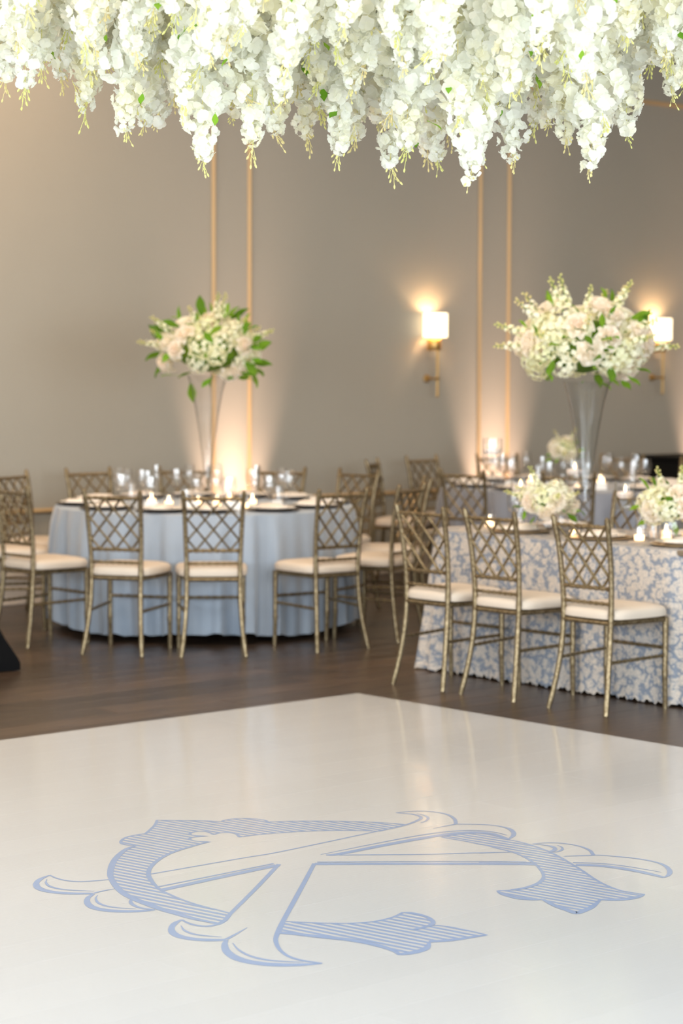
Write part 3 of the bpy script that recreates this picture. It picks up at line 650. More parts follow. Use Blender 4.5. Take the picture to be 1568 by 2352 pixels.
# lace table
P0, P1, Q0, Q1 = 8.385, 9.19, 6.76, 8.62
tc = PQ((P0 + P1)/2, (Q0 + Q1)/2)
t = thing('banquet_table', 'rectangular banquet table under the lace cloth', 'table', (tc.x, tc.y, 0), WROT)
mb = MB(); mb.box((0, 0, .74), (P1 - P0 - .03, Q1 - Q0 - .03, .03), bev=.006); obj('tabletop', mb.mesh('tabletop', 'table_wood', False), t)
for sx in (-1, 1):
    for sy in (-1, 1):
        mb = MB(); mb.tube([(sx*.30, sy*.72, 0), (sx*.30, sy*.72, .725)], .015, 8); obj('leg', mb.mesh('leg', 'dark_metal'), t)
def lace_cloth():
    r = random.Random(4); n = 560; hx, hy = (P1 - P0)/2, (Q1 - Q0)/2; rc = .20
    # perimeter of a rounded rectangle, by arc length
    pts = []; segs = [((hx, -hy + rc), (hx, hy - rc)), ((hx - rc, hy), (-hx + rc, hy)), ((-hx, hy - rc), (-hx, -hy + rc)), ((-hx + rc, -hy), (hx - rc, -hy))]
    cen = [(hx - rc, hy - rc), (-hx + rc, hy - rc), (-hx + rc, -hy + rc), (hx - rc, -hy + rc)]
    dens = []
    for i in range(4):
        a, b = Vector(segs[i][0]), Vector(segs[i][1]); m_ = max(2, int((b - a).length/.011))
        nrm = Vector(((1, 0), (0, 1), (-1, 0), (0, -1))[i])
        for k_ in range(m_): dens.append((a + (b - a)*k_/m_, nrm, 0))
        a0 = (0, PI/2, PI, 3*PI/2)[i]
        for k_ in range(28):
            t_ = a0 + PI/2*k_/28; nn = Vector((math.cos(t_), math.sin(t_))); dens.append((Vector(cen[i]) + nn*rc, nn, math.sin(PI*k_/28)))
    n = len(dens); arc = [0]
    for i in range(1, n): arc.append(arc[-1] + (dens[i][0] - dens[i - 1][0]).length)
    tot = arc[-1] + (dens[0][0] - dens[-1][0]).length
    zs = [.752, .73, .68, .60, .50, .40, .30, .20, .12, .06, 0]
    vs, uv = [], []
    for k_ in (0.0, .55, .93, .985):
        for i in range(n): vs.append((dens[i][0].x*max(k_, .001), dens[i][0].y*max(k_, .001), .7605)); uv.append((dens[i][0].x*k_, dens[i][0].y*k_))
    for z in zs:
        u = (.76 - z)/.74
        for i in range(n):
            p, nr, cc = dens[i]; a = arc[i]/tot*2*PI
            f = math.sin(9*a + .5)*.5 + math.sin(17*a + 2)*.5
            off = .012*min(1, u*7) + u*(.010 + .016*f*u) + cc*u*(.05 + .03*math.sin(60*a))*(1 if nr.y > 0 or nr.x > 0 else .4)
            if nr.x < -.5: off -= 0.0
            zz_ = z if z else .012 + .006*math.sin(140*a) + .006*math.sin(63*a)
            vs.append((p.x + nr.x*off, p.y + nr.y*off, zz_)); uv.append((arc[i] + 3, .76 - zz_))
    m_ = 4 + len(zs)
    fs = [(i*n + j, i*n + (j + 1) % n, (i + 1)*n + (j + 1) % n, (i + 1)*n + j) for i in range(m_ - 1) for j in range(n)]
    fs = [f[::-1] for f in fs]
    mb = MB(); mb.add(vs, fs); me = mb.mesh('lace_cloth', 'lace_cloth')
    ul = me.uv_layers.new(name='UVMap')
    for lp in me.loops: ul.data[lp.index].uv = uv[lp.vertex_index]
    for p in me.polygons: p.use_smooth = True
    o = obj('lace_tablecloth', me, None, (tc.x, tc.y, 0), (0, 0, WROT)); tag(o, 'blue cloth covered with ivory floral lace on the right table', 'tablecloth')
lace_cloth()
STRAND_TIPS = [(-1.083, 7.30, 2.535), (-0.978, 7.00, 2.477), (-0.953, 7.50, 2.569), (-0.957, 7.20, 2.568), (-0.821, 7.30, 2.445), (-0.688, 7.10, 2.359), (-0.660, 7.40, 2.403), (-0.599, 7.60, 2.441), (-0.559, 7.90, 2.499), (-0.407, 7.00, 2.260), (-0.362, 7.80, 2.484), (-0.257, 7.00, 2.298), (-0.204, 7.30, 2.368), (-0.151, 7.60, 2.387), (-0.131, 8.20, 2.502), (-0.038, 7.20, 2.294), (0.023, 7.50, 2.375), (0.126, 8.30, 2.512), (0.160, 7.30, 2.261), (0.212, 7.00, 2.295), (0.320, 8.20, 2.390), (0.341, 7.70, 2.319), (0.399, 6.90, 2.195), (0.443, 7.00, 2.282), (0.537, 7.20, 2.282), (0.691, 7.80, 2.453), (0.681, 7.40, 2.420), (0.753, 7.00, 2.241), (0.712, 7.10, 2.341), (0.921, 7.40, 2.381), (0.895, 7.60, 2.441), (1.037, 7.90, 2.563), (1.037, 7.30, 2.506), (1.070, 7.10, 2.507)]

# ================================================================== tableware
def lathe_mesh(name, prof, mat, n=24, closed=False):
    mb = MB(); mb.lathe(prof, n, closed=closed); return mb.mesh(name, mat)
ZT_ = .7625
charger_me = {m_: lathe_mesh('charger', [(.001, 0), (.13, 0), (.165, .008), (.166, .011), (.13, .005), (.001, .005)], m_, 40) for m_ in ('charger_dark', 'charger_gold')}
plate_me = lathe_mesh('plate', [(.001, 0), (.085, 0), (.137, .016), (.138, .019), (.088, .006), (.001, .005)], 'ivory_china', 40)
mb = MB(); mb.box((0, 0, .012), (.085, .20, .024), bev=.008); mb.box((0, .03, .027), (.078, .12, .008), bev=.004); napkin_me = mb.mesh('napkin', 'napkin_cloth')
GOBLET = lathe_mesh('water_goblet', [(.001, 0), (.034, 0), (.035, .003), (.008, .010), (.005, .03), (.005, .062), (.012, .072), (.032, .090), (.041, .120), (.042, .155), (.038, .195), (.0365, .195), (.0402, .155), (.039, .121), (.030, .093), (.008, .078), (.001, .076)], 'thin_glass', 20)
WINE = lathe_mesh('wine_glass', [(.001, 0), (.033, 0), (.034, .003), (.006, .009), (.004, .03), (.004, .088), (.018, .098), (.036, .122), (.041, .150), (.037, .190), (.030, .222), (.0288, .222), (.0355, .19), (.039, .150), (.034, .124), (.014, .102), (.001, .100)], 'thin_glass', 20)
TUMBLER = lathe_mesh('tumbler', [(.001, 0), (.034, 0), (.040, .115), (.0385, .115), (.032, .008), (.001, .008)], 'thin_glass', 20)
FLUTE = lathe_mesh('champagne_flute', [(.001, 0), (.030, 0), (.031, .003), (.005, .009), (.004, .03), (.004, .07), (.018, .095), (.026, .14), (.027, .18), (.024, .225), (.0228, .225), (.0255, .18), (.0245, .14), (.016, .098), (.001, .085)], 'thin_glass', 18)
mb = MB(); mb.lathe([(.001, 0), (.028, 0), (.033, .065), (.0315, .065), (.0265, .004), (.001, .004)], 18); vot_glass = mb.mesh('glass_cup', 'thin_glass')
vot_wax = lathe_mesh('candle', [(.001, .005), (.024, .005), (.025, .028), (.022, .030), (.001, .029)], 'votive_glow', 16)
def flame_mesh():
    mb = MB(); mb.lathe([(.001, 0), (.0045, .006), (.006, .013), (.0045, .022), (.002, .031), (.0005, .036)], 10); return mb.mesh('flame', 'flame')
FLAME = flame_mesh()
VOTIVE = [('glass_cup', vot_glass, (0, 0, 0), (0, 0, 0), None, None), ('candle', vot_wax, (0, 0, 0), (0, 0, 0), None, None), ('flame', FLAME, (0, 0, .028), (0, 0, 0), 1, 'small candle flame')]
wax_me = lathe_mesh('wax_disc', [(.001, 0), (.030, 0), (.042, .010), (.045, .022), (.040, .032), (.012, .030), (.001, .029)], 'wax', 24)
FLOAT = [('wax_disc', wax_me, (0, 0, 0), (0, 0, 0), None, None), ('flame', FLAME, (0, 0, .032), (0, 0, 0), 0, 'small candle flame')]
def setting(x, y, rot, where, grp, charger, base=ZT_, glasses=(0, 1), fork=True):
    R = Matrix.Rotation(rot, 2)
    def P(dx, dy): v = R @ Vector((dx, dy)); return (x + v.x, y + v.y)
    tag(obj('charger_plate', charger_me[charger], None, (x, y, base)), ('dark' if charger == 'charger_dark' else 'gold') + ' flat charger plate under a place setting on ' + where, 'plate', 'charger plates on ' + grp)
    tag(obj('dinner_plate', plate_me, None, (x, y, base + .0055)), 'ivory dinner plate at a place setting on ' + where, 'plate', 'dinner plates on ' + grp)
    tag(obj('folded_napkin', napkin_me, None, (x, y, base + .012), (0, 0, rot)), 'folded pale napkin lying on a plate on ' + where, 'napkin', 'napkins on ' + grp)
    for g, (dx, dy) in zip(glasses, ((.13, .23), (.05, .27), (.20, .17))):
        px_, py_ = P(dx, dy)
        me, nm, what = ((GOBLET, 'water_goblet', 'clear stemmed water goblet'), (WINE, 'wine_glass', 'clear tulip-shaped wine glass'), (TUMBLER, 'tumbler', 'clear straight tumbler'), (FLUTE, 'champagne_flute', 'clear slim champagne flute'))[g]
        tag(obj(nm, me, None, (px_, py_, base)), what + ' standing on ' + where, 'glass', what.split(' ', 1)[1] + 's on ' + grp)
def ring_settings(c, angs, where, grp, charger, seed):
    r = random.Random(seed)
    for i, a in enumerate(angs):
        t_ = math.radians(a); d = Vector((math.sin(t_), -math.cos(t_))); p = c + d*.755
        setting(p.x, p.y, math.atan2(-d.y, -d.x) - PI/2, where, grp, charger, glasses=((0, 1), (0, 3), (1, 2))[i % 3])
W1, W3, W2 = 'the blue round table', 'the far grey-blue table', 'the lace table'
ring_settings(LT, (-80, -47, -15.5, 5.5, 36, 66, 97, 135, 161, -171, -143.5, -112), W1, 'the left round table', 'charger_dark', 1)
ring_settings(T3, (-70, -35, -6, 36, 66, 100, 132, 158, -163, -132, -102), W3, 'the far round table', 'charger_dark', 2)
for q in (6.98, 7.52, 8.08):
    p = PQ(P0 + .19, q); setting(p.x, p.y, WROT - PI/2, W2, 'the lace table', 'charger_gold', glasses=(0, 2))
for q in (7.25, 8.17):
    p = PQ(P1 - .19, q); setting(p.x, p.y, WROT + PI/2, W2, 'the lace table', 'charger_gold', glasses=(0, 2))
def votives(pts, where, grp):
    for x, y in pts: place(VOTIVE, 'votive_candle', 'small glowing votive candle in a glass cup on ' + where, 'candle', (x, y, ZT_), 0, 'votives on ' + grp)
votives([(LT.x + r_*math.sin(a), LT.y - r_*math.cos(a)) for r_, a in ((.30, -.75), (.24, -.1), (.22, .42), (.34, .8), (.3, 1.5), (.33, -1.6), (.28, 2.6), (.46, .62))], W1, 'the left round table')
votives([(T3.x + r_*math.sin(a), T3.y - r_*math.cos(a)) for r_, a in ((.26, -.5), (.30, .1), (.28, .9), (.3, 2.2), (.3, -2))], W3, 'the far round table')
votives([PQ(p, q)[:2] for p, q in ((8.62, 7.30), (8.66, 7.16), (8.70, 7.05), (8.72, 8.44), (8.66, 8.20), (8.58, 7.70), (8.95, 7.4))], W2, 'the lace table')
def card(x, y, rz, where, grp):
    mb = MB(); mb.box((0, .012, .026), (.085, .001, .055), Matrix.Rotation(.42, 3, 'X')); mb.box((0, -.012, .026), (.085, .001, .055), Matrix.Rotation(-.42, 3, 'X'))
    tag(obj('place_card', mb.mesh('place_card', 'card_white', False), None, (x, y, ZT_), (0, 0, rz)), 'small folded white card standing on ' + where, 'card', 'place cards on ' + grp)
for a in (-28, -4, 20, 50):
    t_ = math.radians(a); card(LT.x + .60*math.sin(t_), LT.y - .60*math.cos(t_), t_, W1, 'the left round table')
for a in (-48, -20, 14, 50):
    t_ = math.radians(a); card(T3.x + .62*math.sin(t_), T3.y - .62*math.cos(t_), t_, W3, 'the far round table')

# ---- floating candles on glass stems
def stem_stand(x, y, h, cup_h, label, cand):
    t_ = thing('candle_stand', label, 'candle holder', (x, y, ZT_), 0, 'stemmed glass candle holders on the lace table')
    zc = h - cup_h
    obj('foot', lathe_mesh('foot', [(.001, 0), (.052, 0), (.053, .004), (.012, .012), (.001, .013)], 'crystal', 24), t_)
    obj('stem', lathe_mesh('stem', [(.008, .011), (.0065, .04), (.006, zc*.6), (.007, zc - .015), (.014, zc - .006), (.014, zc)], 'crystal', 14), t_)
    obj('glass_cylinder', lathe_mesh('glass_cylinder', [(.001, zc), (.050, zc), (.053, zc + .006), (.053, h), (.051, h), (.051, zc + .008), (.001, zc + .008)], 'thin_glass', 32), t_)
    wl = zc + .008 + (cup_h - .01)*.45
    obj('water', lathe_mesh('water', [(.001, zc + .009), (.0495, zc + .009), (.0495, wl), (.001, wl)], 'clear_water', 32), t_)
    place(FLOAT, 'floating_candle', cand, 'candle', (x, y, ZT_ + wl - .012), 0, 'lit floating candles on the lace table')
for p, q, h, ch, lab, cl in ((8.80, 8.50, .475, .14, 'tallest glass candle stand on the lace table, in front of the wall glow', 'lit white candle floating in the tallest glass stand'),
                         (8.75, 8.24, .275, .13, 'short glass candle stand beside the low bouquet with its neck to the left', 'lit white candle floating left of the low bouquet'),
                         (8.98, 8.06, .37, .135, 'glass candle stand just behind the tall trumpet vase', 'lit white candle floating behind the tall trumpet vase'),
                         (8.66, 7.43, .295, .145, 'glass candle stand right of the tall trumpet vase', 'lit white candle floating right of the tall trumpet vase')):
    v = PQ(p, q); stem_stand(v.x, v.y, h, ch, lab, cl)

# ================================================================== flowers
def petal_geo(mb, M, Ln, W, cup, curl, nu=2, nv=3, mi=0, point=0.0):
    vs = []
    for i in range(nv + 1):
        u = i/nv
        wd = W*.5*(.22 + .78*math.sin(min(1, u*1.25)*PI*.5))*(math.sqrt(max(0, 1 - max(0, (u - .55)/.45)**2*.75)) if not point else max(.02, 1 - max(0, (u - .45)/.55)**1.4))
        for j in range(nu + 1):
            t_ = j/nu*2 - 1
            x = Ln*u - (0 if point else abs(t_)**2*Ln*.10*(u > .9)); y = t_*wd
            z = cup*Ln*(u*u)*.5 + cup*W*.55*(t_*t_)*u - curl*Ln*max(0, u - .55)**2*2.2
            vs.append(M @ Vector((x, y, z)))
    fs = [(i*(nu + 1) + j, (i + 1)*(nu + 1) + j, (i + 1)*(nu + 1) + j + 1, i*(nu + 1) + j + 1) for i in range(nv) for j in range(nu)]
    mb.add(vs, fs, mi)
def aim(d, spin=0.0):
    return Vector(d).to_track_quat('Z', 'Y').to_matrix().to_4x4() @ Matrix.Rotation(spin, 4, 'Z')
def floret(mb, pos, d, r, rng, k=4, tilt=.45, nu=2, nv=2, mi=0):
    A = Matrix.Translation(pos) @ aim(d, rng.uniform(0, 6))
    for i in range(k):
        M = A @ Matrix.Rotation(2*PI*i/k + rng.uniform(-.15, .15), 4, 'Z') @ Matrix.Rotation(-(tilt + rng.uniform(-.25, .25)), 4, 'Y')
        petal_geo(mb, M, r*rng.uniform(.9, 1.1), r*1.12, rng.uniform(.1, .4), rng.uniform(0, .5), nu, nv, mi)
def rnd_dir(rng):
    while True:
        v = Vector((rng.uniform(-1, 1), rng.uniform(-1, 1), rng.uniform(-1, 1)))
        if .05 < v.length < 1: return v.normalized()
def fib(n):
    g = PI*(3 - math.sqrt(5)); out = []
    for i in range(n):
        z = 1 - 2*(i + .5)/n; r = math.sqrt(1 - z*z); out.append(Vector((r*math.cos(g*i), r*math.sin(g*i), z)))
    return out
def cluster_mesh(seed, n=13, rad=.030, fr=.0215):
    rng = random.Random(seed); mb = MB()
    for d in fib(n):
        d = (d + rnd_dir(rng)*.35).normalized(); p = Vector((d.x*rad, d.y*rad, d.z*rad*1.05))*rng.uniform(.85, 1.2)
        dd = (d + Vector((0, 0, -.25))).normalized()
        floret(mb, p, dd, fr*rng.uniform(.85, 1.15), rng, rng.choice((4, 4, 5)), .35, 2, 3)
    return mb.mesh('blossom_cluster', 'white_petal')
CLUSTERS = [cluster_mesh(s) for s in range(8)]
def blossom_mesh(seed):
    rng = random.Random(seed); mb = MB(); floret(mb, (0, 0, 0), (0, 0, 1), .0225, rng, 5 if seed % 2 else 4, .35, 3, 3); return mb.mesh('blossom', 'white_petal')
BLOSSOMS = [blossom_mesh(s) for s in range(4)]
def sprig_mesh(seed):
    rng = random.Random(seed); mb = MB()
    mb.tube([(0, 0, .01), (.002, 0, -.03), (0, .002, -.055)], [.0013, .0011, .0008], 5)
    for i in range(8):
        z = .004 - .058*i/8; a = rng.uniform(0, 6.28); l = rng.uniform(.014, .026)
        p = Vector((0, 0, z)); q = p + Vector((math.cos(a)*l*.55, math.sin(a)*l*.55, -l))
        mb.tube([p, (p + q)/2 + Vector((math.cos(a)*.002, math.sin(a)*.002, 0)), q], [.0008, .0008, .001], 4)
        dv = (q - p).normalized(); mb.tube([q, q + dv*.004, q + dv*.009, q + dv*.012], [.001, .0030, .0026, .0006], 5)
    return mb.mesh('bud_sprig', 'bud_green')
SPRIGS = [sprig_mesh(s) for s in range(4)]
def leaf_mesh(name, Ln, W, mat, seed):
    mb = MB(); rng = random.Random(seed)
    petal_geo(mb, Matrix.Identity(4), Ln, W, .25, .35, 4, 6, 0, point=1.0)
    mb.tube([(-Ln*.18, 0, -.002), (0, 0, 0)], [.0012, .001], 5)
    return mb.mesh(name, mat)
LEAVES_B = [leaf_mesh('leaf', .040, .026, 'leaf_bright', s) for s in range(2)]
LEAVES_D = [leaf_mesh('leaf', .085, .045, 'leaf_green', 1), leaf_mesh('leaf', .070, .034, 'leaf_bright', 2)]

# ---- hanging strands of the ceiling canopy: x, distance from the camera's foot, height of the tip
TIPS = STRAND_TIPS
rng = random.Random(21)
ENVX = [-1.4, -1.11, -1.03, -.955, -.83, -.70, -.545, -.43, -.36, -.29, -.20, -.13, -.04, .02, .09, .157, .25, .32, .427, .49, .54, .62, .68, .78, .845, .90, .97, 1.1, 1.4]
ENVY = [190, 200, 215, 190, 255, 305, 285, 350, 300, 340, 315, 320, 350, 320, 290, 350, 340, 360, 390, 330, 360, 300, 300, 350, 290, 310, 220, 210, 200]
strands = list(TIPS)
for row, (d0, d1, cnt, off0, off1) in enumerate(((6.35, 6.75, 32, 110, 250), (6.8, 7.2, 38, 60, 190), (7.2, 7.7, 38, 40, 130), (7.7, 8.4, 32, 40, 120))):
    for i in range(cnt):
        d = rng.uniform(d0, d1); xe = -1.27 + 2.54*(i + rng.uniform(.1, .9))/cnt
        x = xe*d/7.3
        ytip = float(np.interp(xe, ENVX, ENVY)) - rng.uniform(off0, off1)
        strands.append((x, d, 1.667 + (824 - ytip)*d/5148))
NOTABLE = {9: 'long white blossom strand ending just above the left strip of the left gold pair',
           11: 'long white blossom strand ending just above the right strip of the left gold pair',
           15: 'long white blossom strand hanging lowest near the picture centre',
           18: 'long white blossom strand with drooping buds, halfway between the two gold strip pairs',
           22: 'white blossom strand hanging lowest of all, left of the right gold strip pair',
           24: 'long white blossom strand ending above the rightmost gold wall strip',
           27: 'long slim white blossom strand hanging above the large rose bouquet'}
FRAME_Z = 3.32
leaf_i = 0; n_bl = 0
for si, (x, d, zt) in enumerate(strands):
    t_ = thing('blossom_strand', NOTABLE.get(si, 'hanging strand of white silk blossoms in the ceiling canopy'), 'flower strand', (x, d, FRAME_Z), 0, 'white blossom strands hanging from the canopy frame')
    ztop = 1.667 + .163*d + .10; sway = (rng.uniform(-.03, .03), rng.uniform(-.03, .03))
    def ax(z, sw=sway):
        u = (FRAME_Z - z)/(FRAME_Z - zt); return Vector((sw[0]*math.sin(u*2.2), sw[1]*math.sin(u*2.6), z - FRAME_Z))
    mb = MB(); mb.tube([ax(FRAME_Z - (FRAME_Z - zt - .03)*i/6) for i in range(7)], [.002]*5 + [.0015, .001], 5)
    obj('stem', mb.mesh('stem', 'bud_green'), t_)
    z = zt + .045; k_ = 0
    while z < ztop:
        u = min(1, (z - zt)/.22); sc = .50 + .85*u + rng.uniform(-.06, .12)
        off = Vector((rng.uniform(-1, 1), rng.uniform(-1, 1), 0))*min(.085, .034*u + .22*max(0, z - zt - .16))
        o = obj('blossom_cluster', rng.choice(CLUSTERS), t_, ax(z) + off, (rng.uniform(-.4, .4), rng.uniform(-.4, .4), rng.uniform(0, 6.28)), (sc,)*3)
        z += .027 + .013*u; k_ += 1
    obj('bud_sprig', rng.choice(SPRIGS), t_, ax(zt + .045), (rng.uniform(-.3, .3), rng.uniform(-.3, .3), rng.uniform(0, 6)), (rng.uniform(.8, 1.25),)*3)
    if rng.random() < .7:
        z = zt + rng.uniform(.08, .3); a = rng.uniform(0, 6.28)
        obj('bud_sprig', rng.choice(SPRIGS), t_, ax(z) + Vector((math.cos(a)*.045, math.sin(a)*.045, 0)), (rng.uniform(-.6, .6), rng.uniform(-.6, .6), a), (1.1,)*3)
    for b in range(2):
        z = zt + rng.uniform(.02, .12); a = rng.uniform(0, 6.28); dv = Vector((math.cos(a), math.sin(a), rng.uniform(-.5, .2)))
        o = obj('blossom', rng.choice(BLOSSOMS), t_, ax(z) + dv*.020, aim(dv).to_euler()); n_bl += 1
    for lf in range(2):
        if d > 7.6 or rng.random() > .5: continue
        z = zt + rng.uniform(.08, .42)
        if z < ztop - .08:
            a = rng.uniform(-2.3, -.8); dv = Vector((math.cos(a), math.sin(a), 0))
            o = obj('leaf', rng.choice(LEAVES_B), t_, ax(z) + dv*rng.uniform(.095, .125), (rng.uniform(-.5, .5), rng.uniform(.5, 1.4), a + rng.uniform(-1, 1)), (rng.uniform(.8, 1.3),)*3)
            o['label'] = 'small green leaf'
# the grid the strands hang from (above the picture)
t_ = thing('canopy_frame', 'hanging metal grid above the picture that carries the blossom strands', 'frame', (0, 7.35, FRAME_Z))
for i in range(9):
    mb = MB(); mb.tube([(-1.7, -1.05 + i*.26, .012), (1.7, -1.05 + i*.26, .012)], .012, 8); obj('bar', mb.mesh('bar', 'dark_metal'), t_)
for i in range(5):
    mb = MB(); mb.tube([(-1.6 + i*.8, -1.1, .034), (-1.6 + i*.8, 1.1, .034)], .012, 8); obj('bar', mb.mesh('bar', 'dark_metal'), t_)
for sx in (-1, 1):
    for sy in (-1, 1):
        mb = MB(); mb.tube([(sx*1.6, sy*1.0, .03), (sx*1.6, sy*1.0, CEIL - FRAME_Z)], .004, 6); obj('cable', mb.mesh('cable', 'dark_metal'), t_)

# ---- bouquets
def rose_mesh(seed):
    rng = random.Random(seed); mb = MB()
    for ring, (k_, r0, tilt, ln, wd, cup) in enumerate(((3, .004, 1.45, .030, .026, .55), (4, .008, 1.30, .034, .034, .55), (5, .013, 1.05, .037, .042, .6), (6, .017, .72, .040, .048, .6), (7, .018, .30, .042, .050, .5))):
        for i in range(k_):
            a = 2*PI*i/k_ + ring*.7 + rng.uniform(-.15, .15)
            M = Matrix.Rotation(a, 4, 'Z') @ Matrix.Translation((r0, 0, .006 - ring*.0025)) @ Matrix.Rotation(-tilt + rng.uniform(-.1, .1), 4, 'Y')
            petal_geo(mb, M, ln, wd, cup, .5 + .2*ring, 4, 4)
    mb.lathe([(.001, .034), (.006, .030), (.009, .018), (.006, .0)], 10)
    return mb.mesh('rose', 'rose_petal')
ROSES = [rose_mesh(s) for s in range(4)]
def hyd_mesh(seed):
    rng = random.Random(seed); mb = MB()
    for d in fib(64):
        if d.z < -.55: continue
        d = (d + rnd_dir(rng)*.18).normalized(); floret(mb, d*.066*rng.uniform(.93, 1.05), d, .0165*rng.uniform(.9, 1.1), rng, 4, .15, 2, 2)
    return mb.mesh('hydrangea', 'hydrangea_petal')
HYDS = [hyd_mesh(s) for s in range(3)]
def stock_mesh(seed):
    rng = random.Random(seed); mb = MB()
    mb.tube([(0, 0, -.06), (.003, 0, .06), (0, .004, .15)], [.003, .0025, .001], 5, 1)
    for i in range(20):
        u = i/20; z = u*.15; a = i*2.4; r = .022*(1 - u*.65); d = Vector((math.cos(a), math.sin(a), .45 + u*.5)).normalized()
        if u < .62: floret(mb, Vector((math.cos(a)*r*.7, math.sin(a)*r*.7, z)), d, .017*(1 - u*.4), rng, 5, .35, 2, 2)
        else:
            p = Vector((math.cos(a)*r*.8, math.sin(a)*r*.8, z)); mb.tube([p - d*.004, p, p + d*.005, p + d*.009], [.002, .0055, .0045, .001], 6, 2)
    return mb.mesh('stock_spike', ('cream_petal', 'leaf_bright', 'bud_green'))
STOCKS = [stock_mesh(s) for s in range(3)]
def bouquet(label, loc, rx, rz, counts, seed, leaf_scale=1.0, fs=1.0, core=.55, spikes=()):
    rng = random.Random(seed); nr, nh, ns, nl = counts
    t_ = thing('flower_arrangement', label, 'flowers', loc)
    mb = MB(); vs = []
    n = 20
    prof = [(rx*core*math.sin(PI*i/10), -rz*core*math.cos(PI*i/10)) for i in range(11)]; prof = [(max(.002, r + (.02*math.sin(i*5) if 0 < i < 10 else 0)), z) for i, (r, z) in enumerate(prof)]
    mb.lathe(prof, n); obj('foliage_core', mb.mesh('foliage_core', 'leaf_green'), t_)
    pts = [d for d in fib(int((nr + nh)*1.25)) if d.z > -.62]; rng.shuffle(pts); pts = pts[:nr + nh]
    for i, d in enumerate(pts):
        d = (d + rnd_dir(rng)*.16).normalized(); e = Vector((d.x*rx, d.y*rx, d.z*rz)); nn = Vector((d.x/rx, d.y/rx, d.z/rz)).normalized()
        if i < nh:
            s_ = fs*rng.uniform(.85, 1.2); o = obj('hydrangea', rng.choice(HYDS), t_, e - nn*.060*s_ - nn*rng.uniform(0, .02), aim(nn, rng.uniform(0, 6)).to_euler(), (s_,)*3)
        else:
            s_ = fs*rng.uniform(1.0, 1.35); o = obj('rose', rng.choice(ROSES), t_, e - nn*.035*s_ + nn*rng.uniform(-.01, .02), aim(nn, rng.uniform(0, 6)).to_euler(), (s_,)*3)
    for (dx, dy, dz) in spikes:
        d = Vector((dx, dy, dz)).normalized(); e = Vector((d.x*rx, d.y*rx, d.z*rz))
        obj('stock_spike', rng.choice(STOCKS), t_, e*.92, aim(d, rng.uniform(0, 6)).to_euler(), (1.05*fs,)*3)
    for i in range(ns):
        a = rng.uniform(0, 6.28); el = rng.uniform(-.1, 1.15); d = Vector((math.cos(a)*math.cos(el), math.sin(a)*math.cos(el), math.sin(el)))
        e = Vector((d.x*rx, d.y*rx, d.z*rz)); nn = (Vector((d.x, d.y, d.z*1.1)) + rnd_dir(rng)*.2).normalized(); s_ = fs*rng.uniform(.8, 1.15)
        obj('stock_spike', rng.choice(STOCKS), t_, e - nn*.05*s_, aim(nn, rng.uniform(0, 6)).to_euler(), (s_,)*3)
    for i in range(nl):
        d = rnd_dir(rng)
        if d.z < -.8: d.z = -.3; d.normalize()
        e = Vector((d.x*rx, d.y*rx, d.z*rz)); nn = (d + rnd_dir(rng)*.7).normalized()
        M = nn.to_track_quat('X', 'Z').to_matrix().to_4x4() @ Matrix.Rotation(rng.uniform(-1.2, 1.2), 4, 'X')
        s_ = leaf_scale*rng.uniform(.75, 1.25); obj('leaf', rng.choice(LEAVES_D), t_, e*.93, M.to_euler(), (s_,)*3)
    return t_
def trumpet(x, y, h, label, group):
    k_ = h/.79
    prof = [(.001, 0), (.076, 0), (.077, .008), (.060, .022), (.040, .060), (.029, .100), (.027, .118), (.034, .130), (.027, .142), (.028, .20), (.037, .30), (.051, .42), (.070, .55), (.093, .68), (.124, .79), (.1215, .79), (.090, .68), (.067, .55), (.048, .42), (.034, .30), (.024, .20), (.020, .16), (.001, .155)]
    t_ = thing('trumpet_vase', label, 'vase', (x, y, ZT_), 0, group)
    obj('glass_body', lathe_mesh('glass_body', [(r*(1 if r < .03 else k_), z*k_) for r, z in prof], 'crystal', 48), t_)
    wl = .60*k_
    obj('water', lathe_mesh('water', [(.001, .16*k_), (.019, .165*k_), (.023, .20*k_), (.033, .30*k_), (.047, .42*k_), (.066, .55*k_), (.0735, wl), (.001, wl)], 'clear_water', 32), t_)
GV = 'tall clear trumpet vases'
trumpet(-.835, 13.93, .80, 'tall clear trumpet vase on the blue round table before the wall glow', GV)
bouquet('round white and green bouquet in the tall vase on the blue table', (-.825, 13.93, ZT_ + .80 + .15), .325, .235, (16, 17, 7, 80), 31, 1.35, 1.0, spikes=((.15, -.2, 1), (-.75, -.3, .55), (-.95, -.2, .15), (.9, -.3, .35), (.25, -.1, 1)))
vz = PQ(8.82, 7.84)
trumpet(vz.x, vz.y, .79, 'tall clear trumpet vase on the lace table', GV)
bouquet('large white and blush rose bouquet in the tall vase on the lace table', (vz.x - .02, vz.y, ZT_ + .79 + .185), .36, .255, (24, 22, 10, 50), 47, 1.15, 1.08, spikes=((-.4, -.3, .9), (-.3, -.3, .95), (.5, -.3, .9), (-.95, -.3, .0), (-1, -.2, .3), (.95, -.2, 0), (-.75, -.3, .6)))
def bowl_vase(x, y, h, r, label):
    t_ = obj('bowl_vase', lathe_mesh('bowl_vase', [(.001, 0), (r*.7, 0), (r*.95, h*.25), (r, h*.55), (r*.9, h), (r*.86, h), (r*.94, h*.55), (r*.88, h*.27), (.001, h*.1)], 'crystal', 28), None, (x, y, ZT_)); tag(t_, label, 'vase')
v = PQ(8.62, 7.92); bowl_vase(v.x, v.y, .10, .06, 'low glass bowl under the small cream bouquet left of the tall vase')
bouquet('small cream bouquet on the lace table left of the tall vase base', (v.x, v.y, ZT_ + .175), .155, .115, (7, 10, 8, 12), 5, .7, .85)
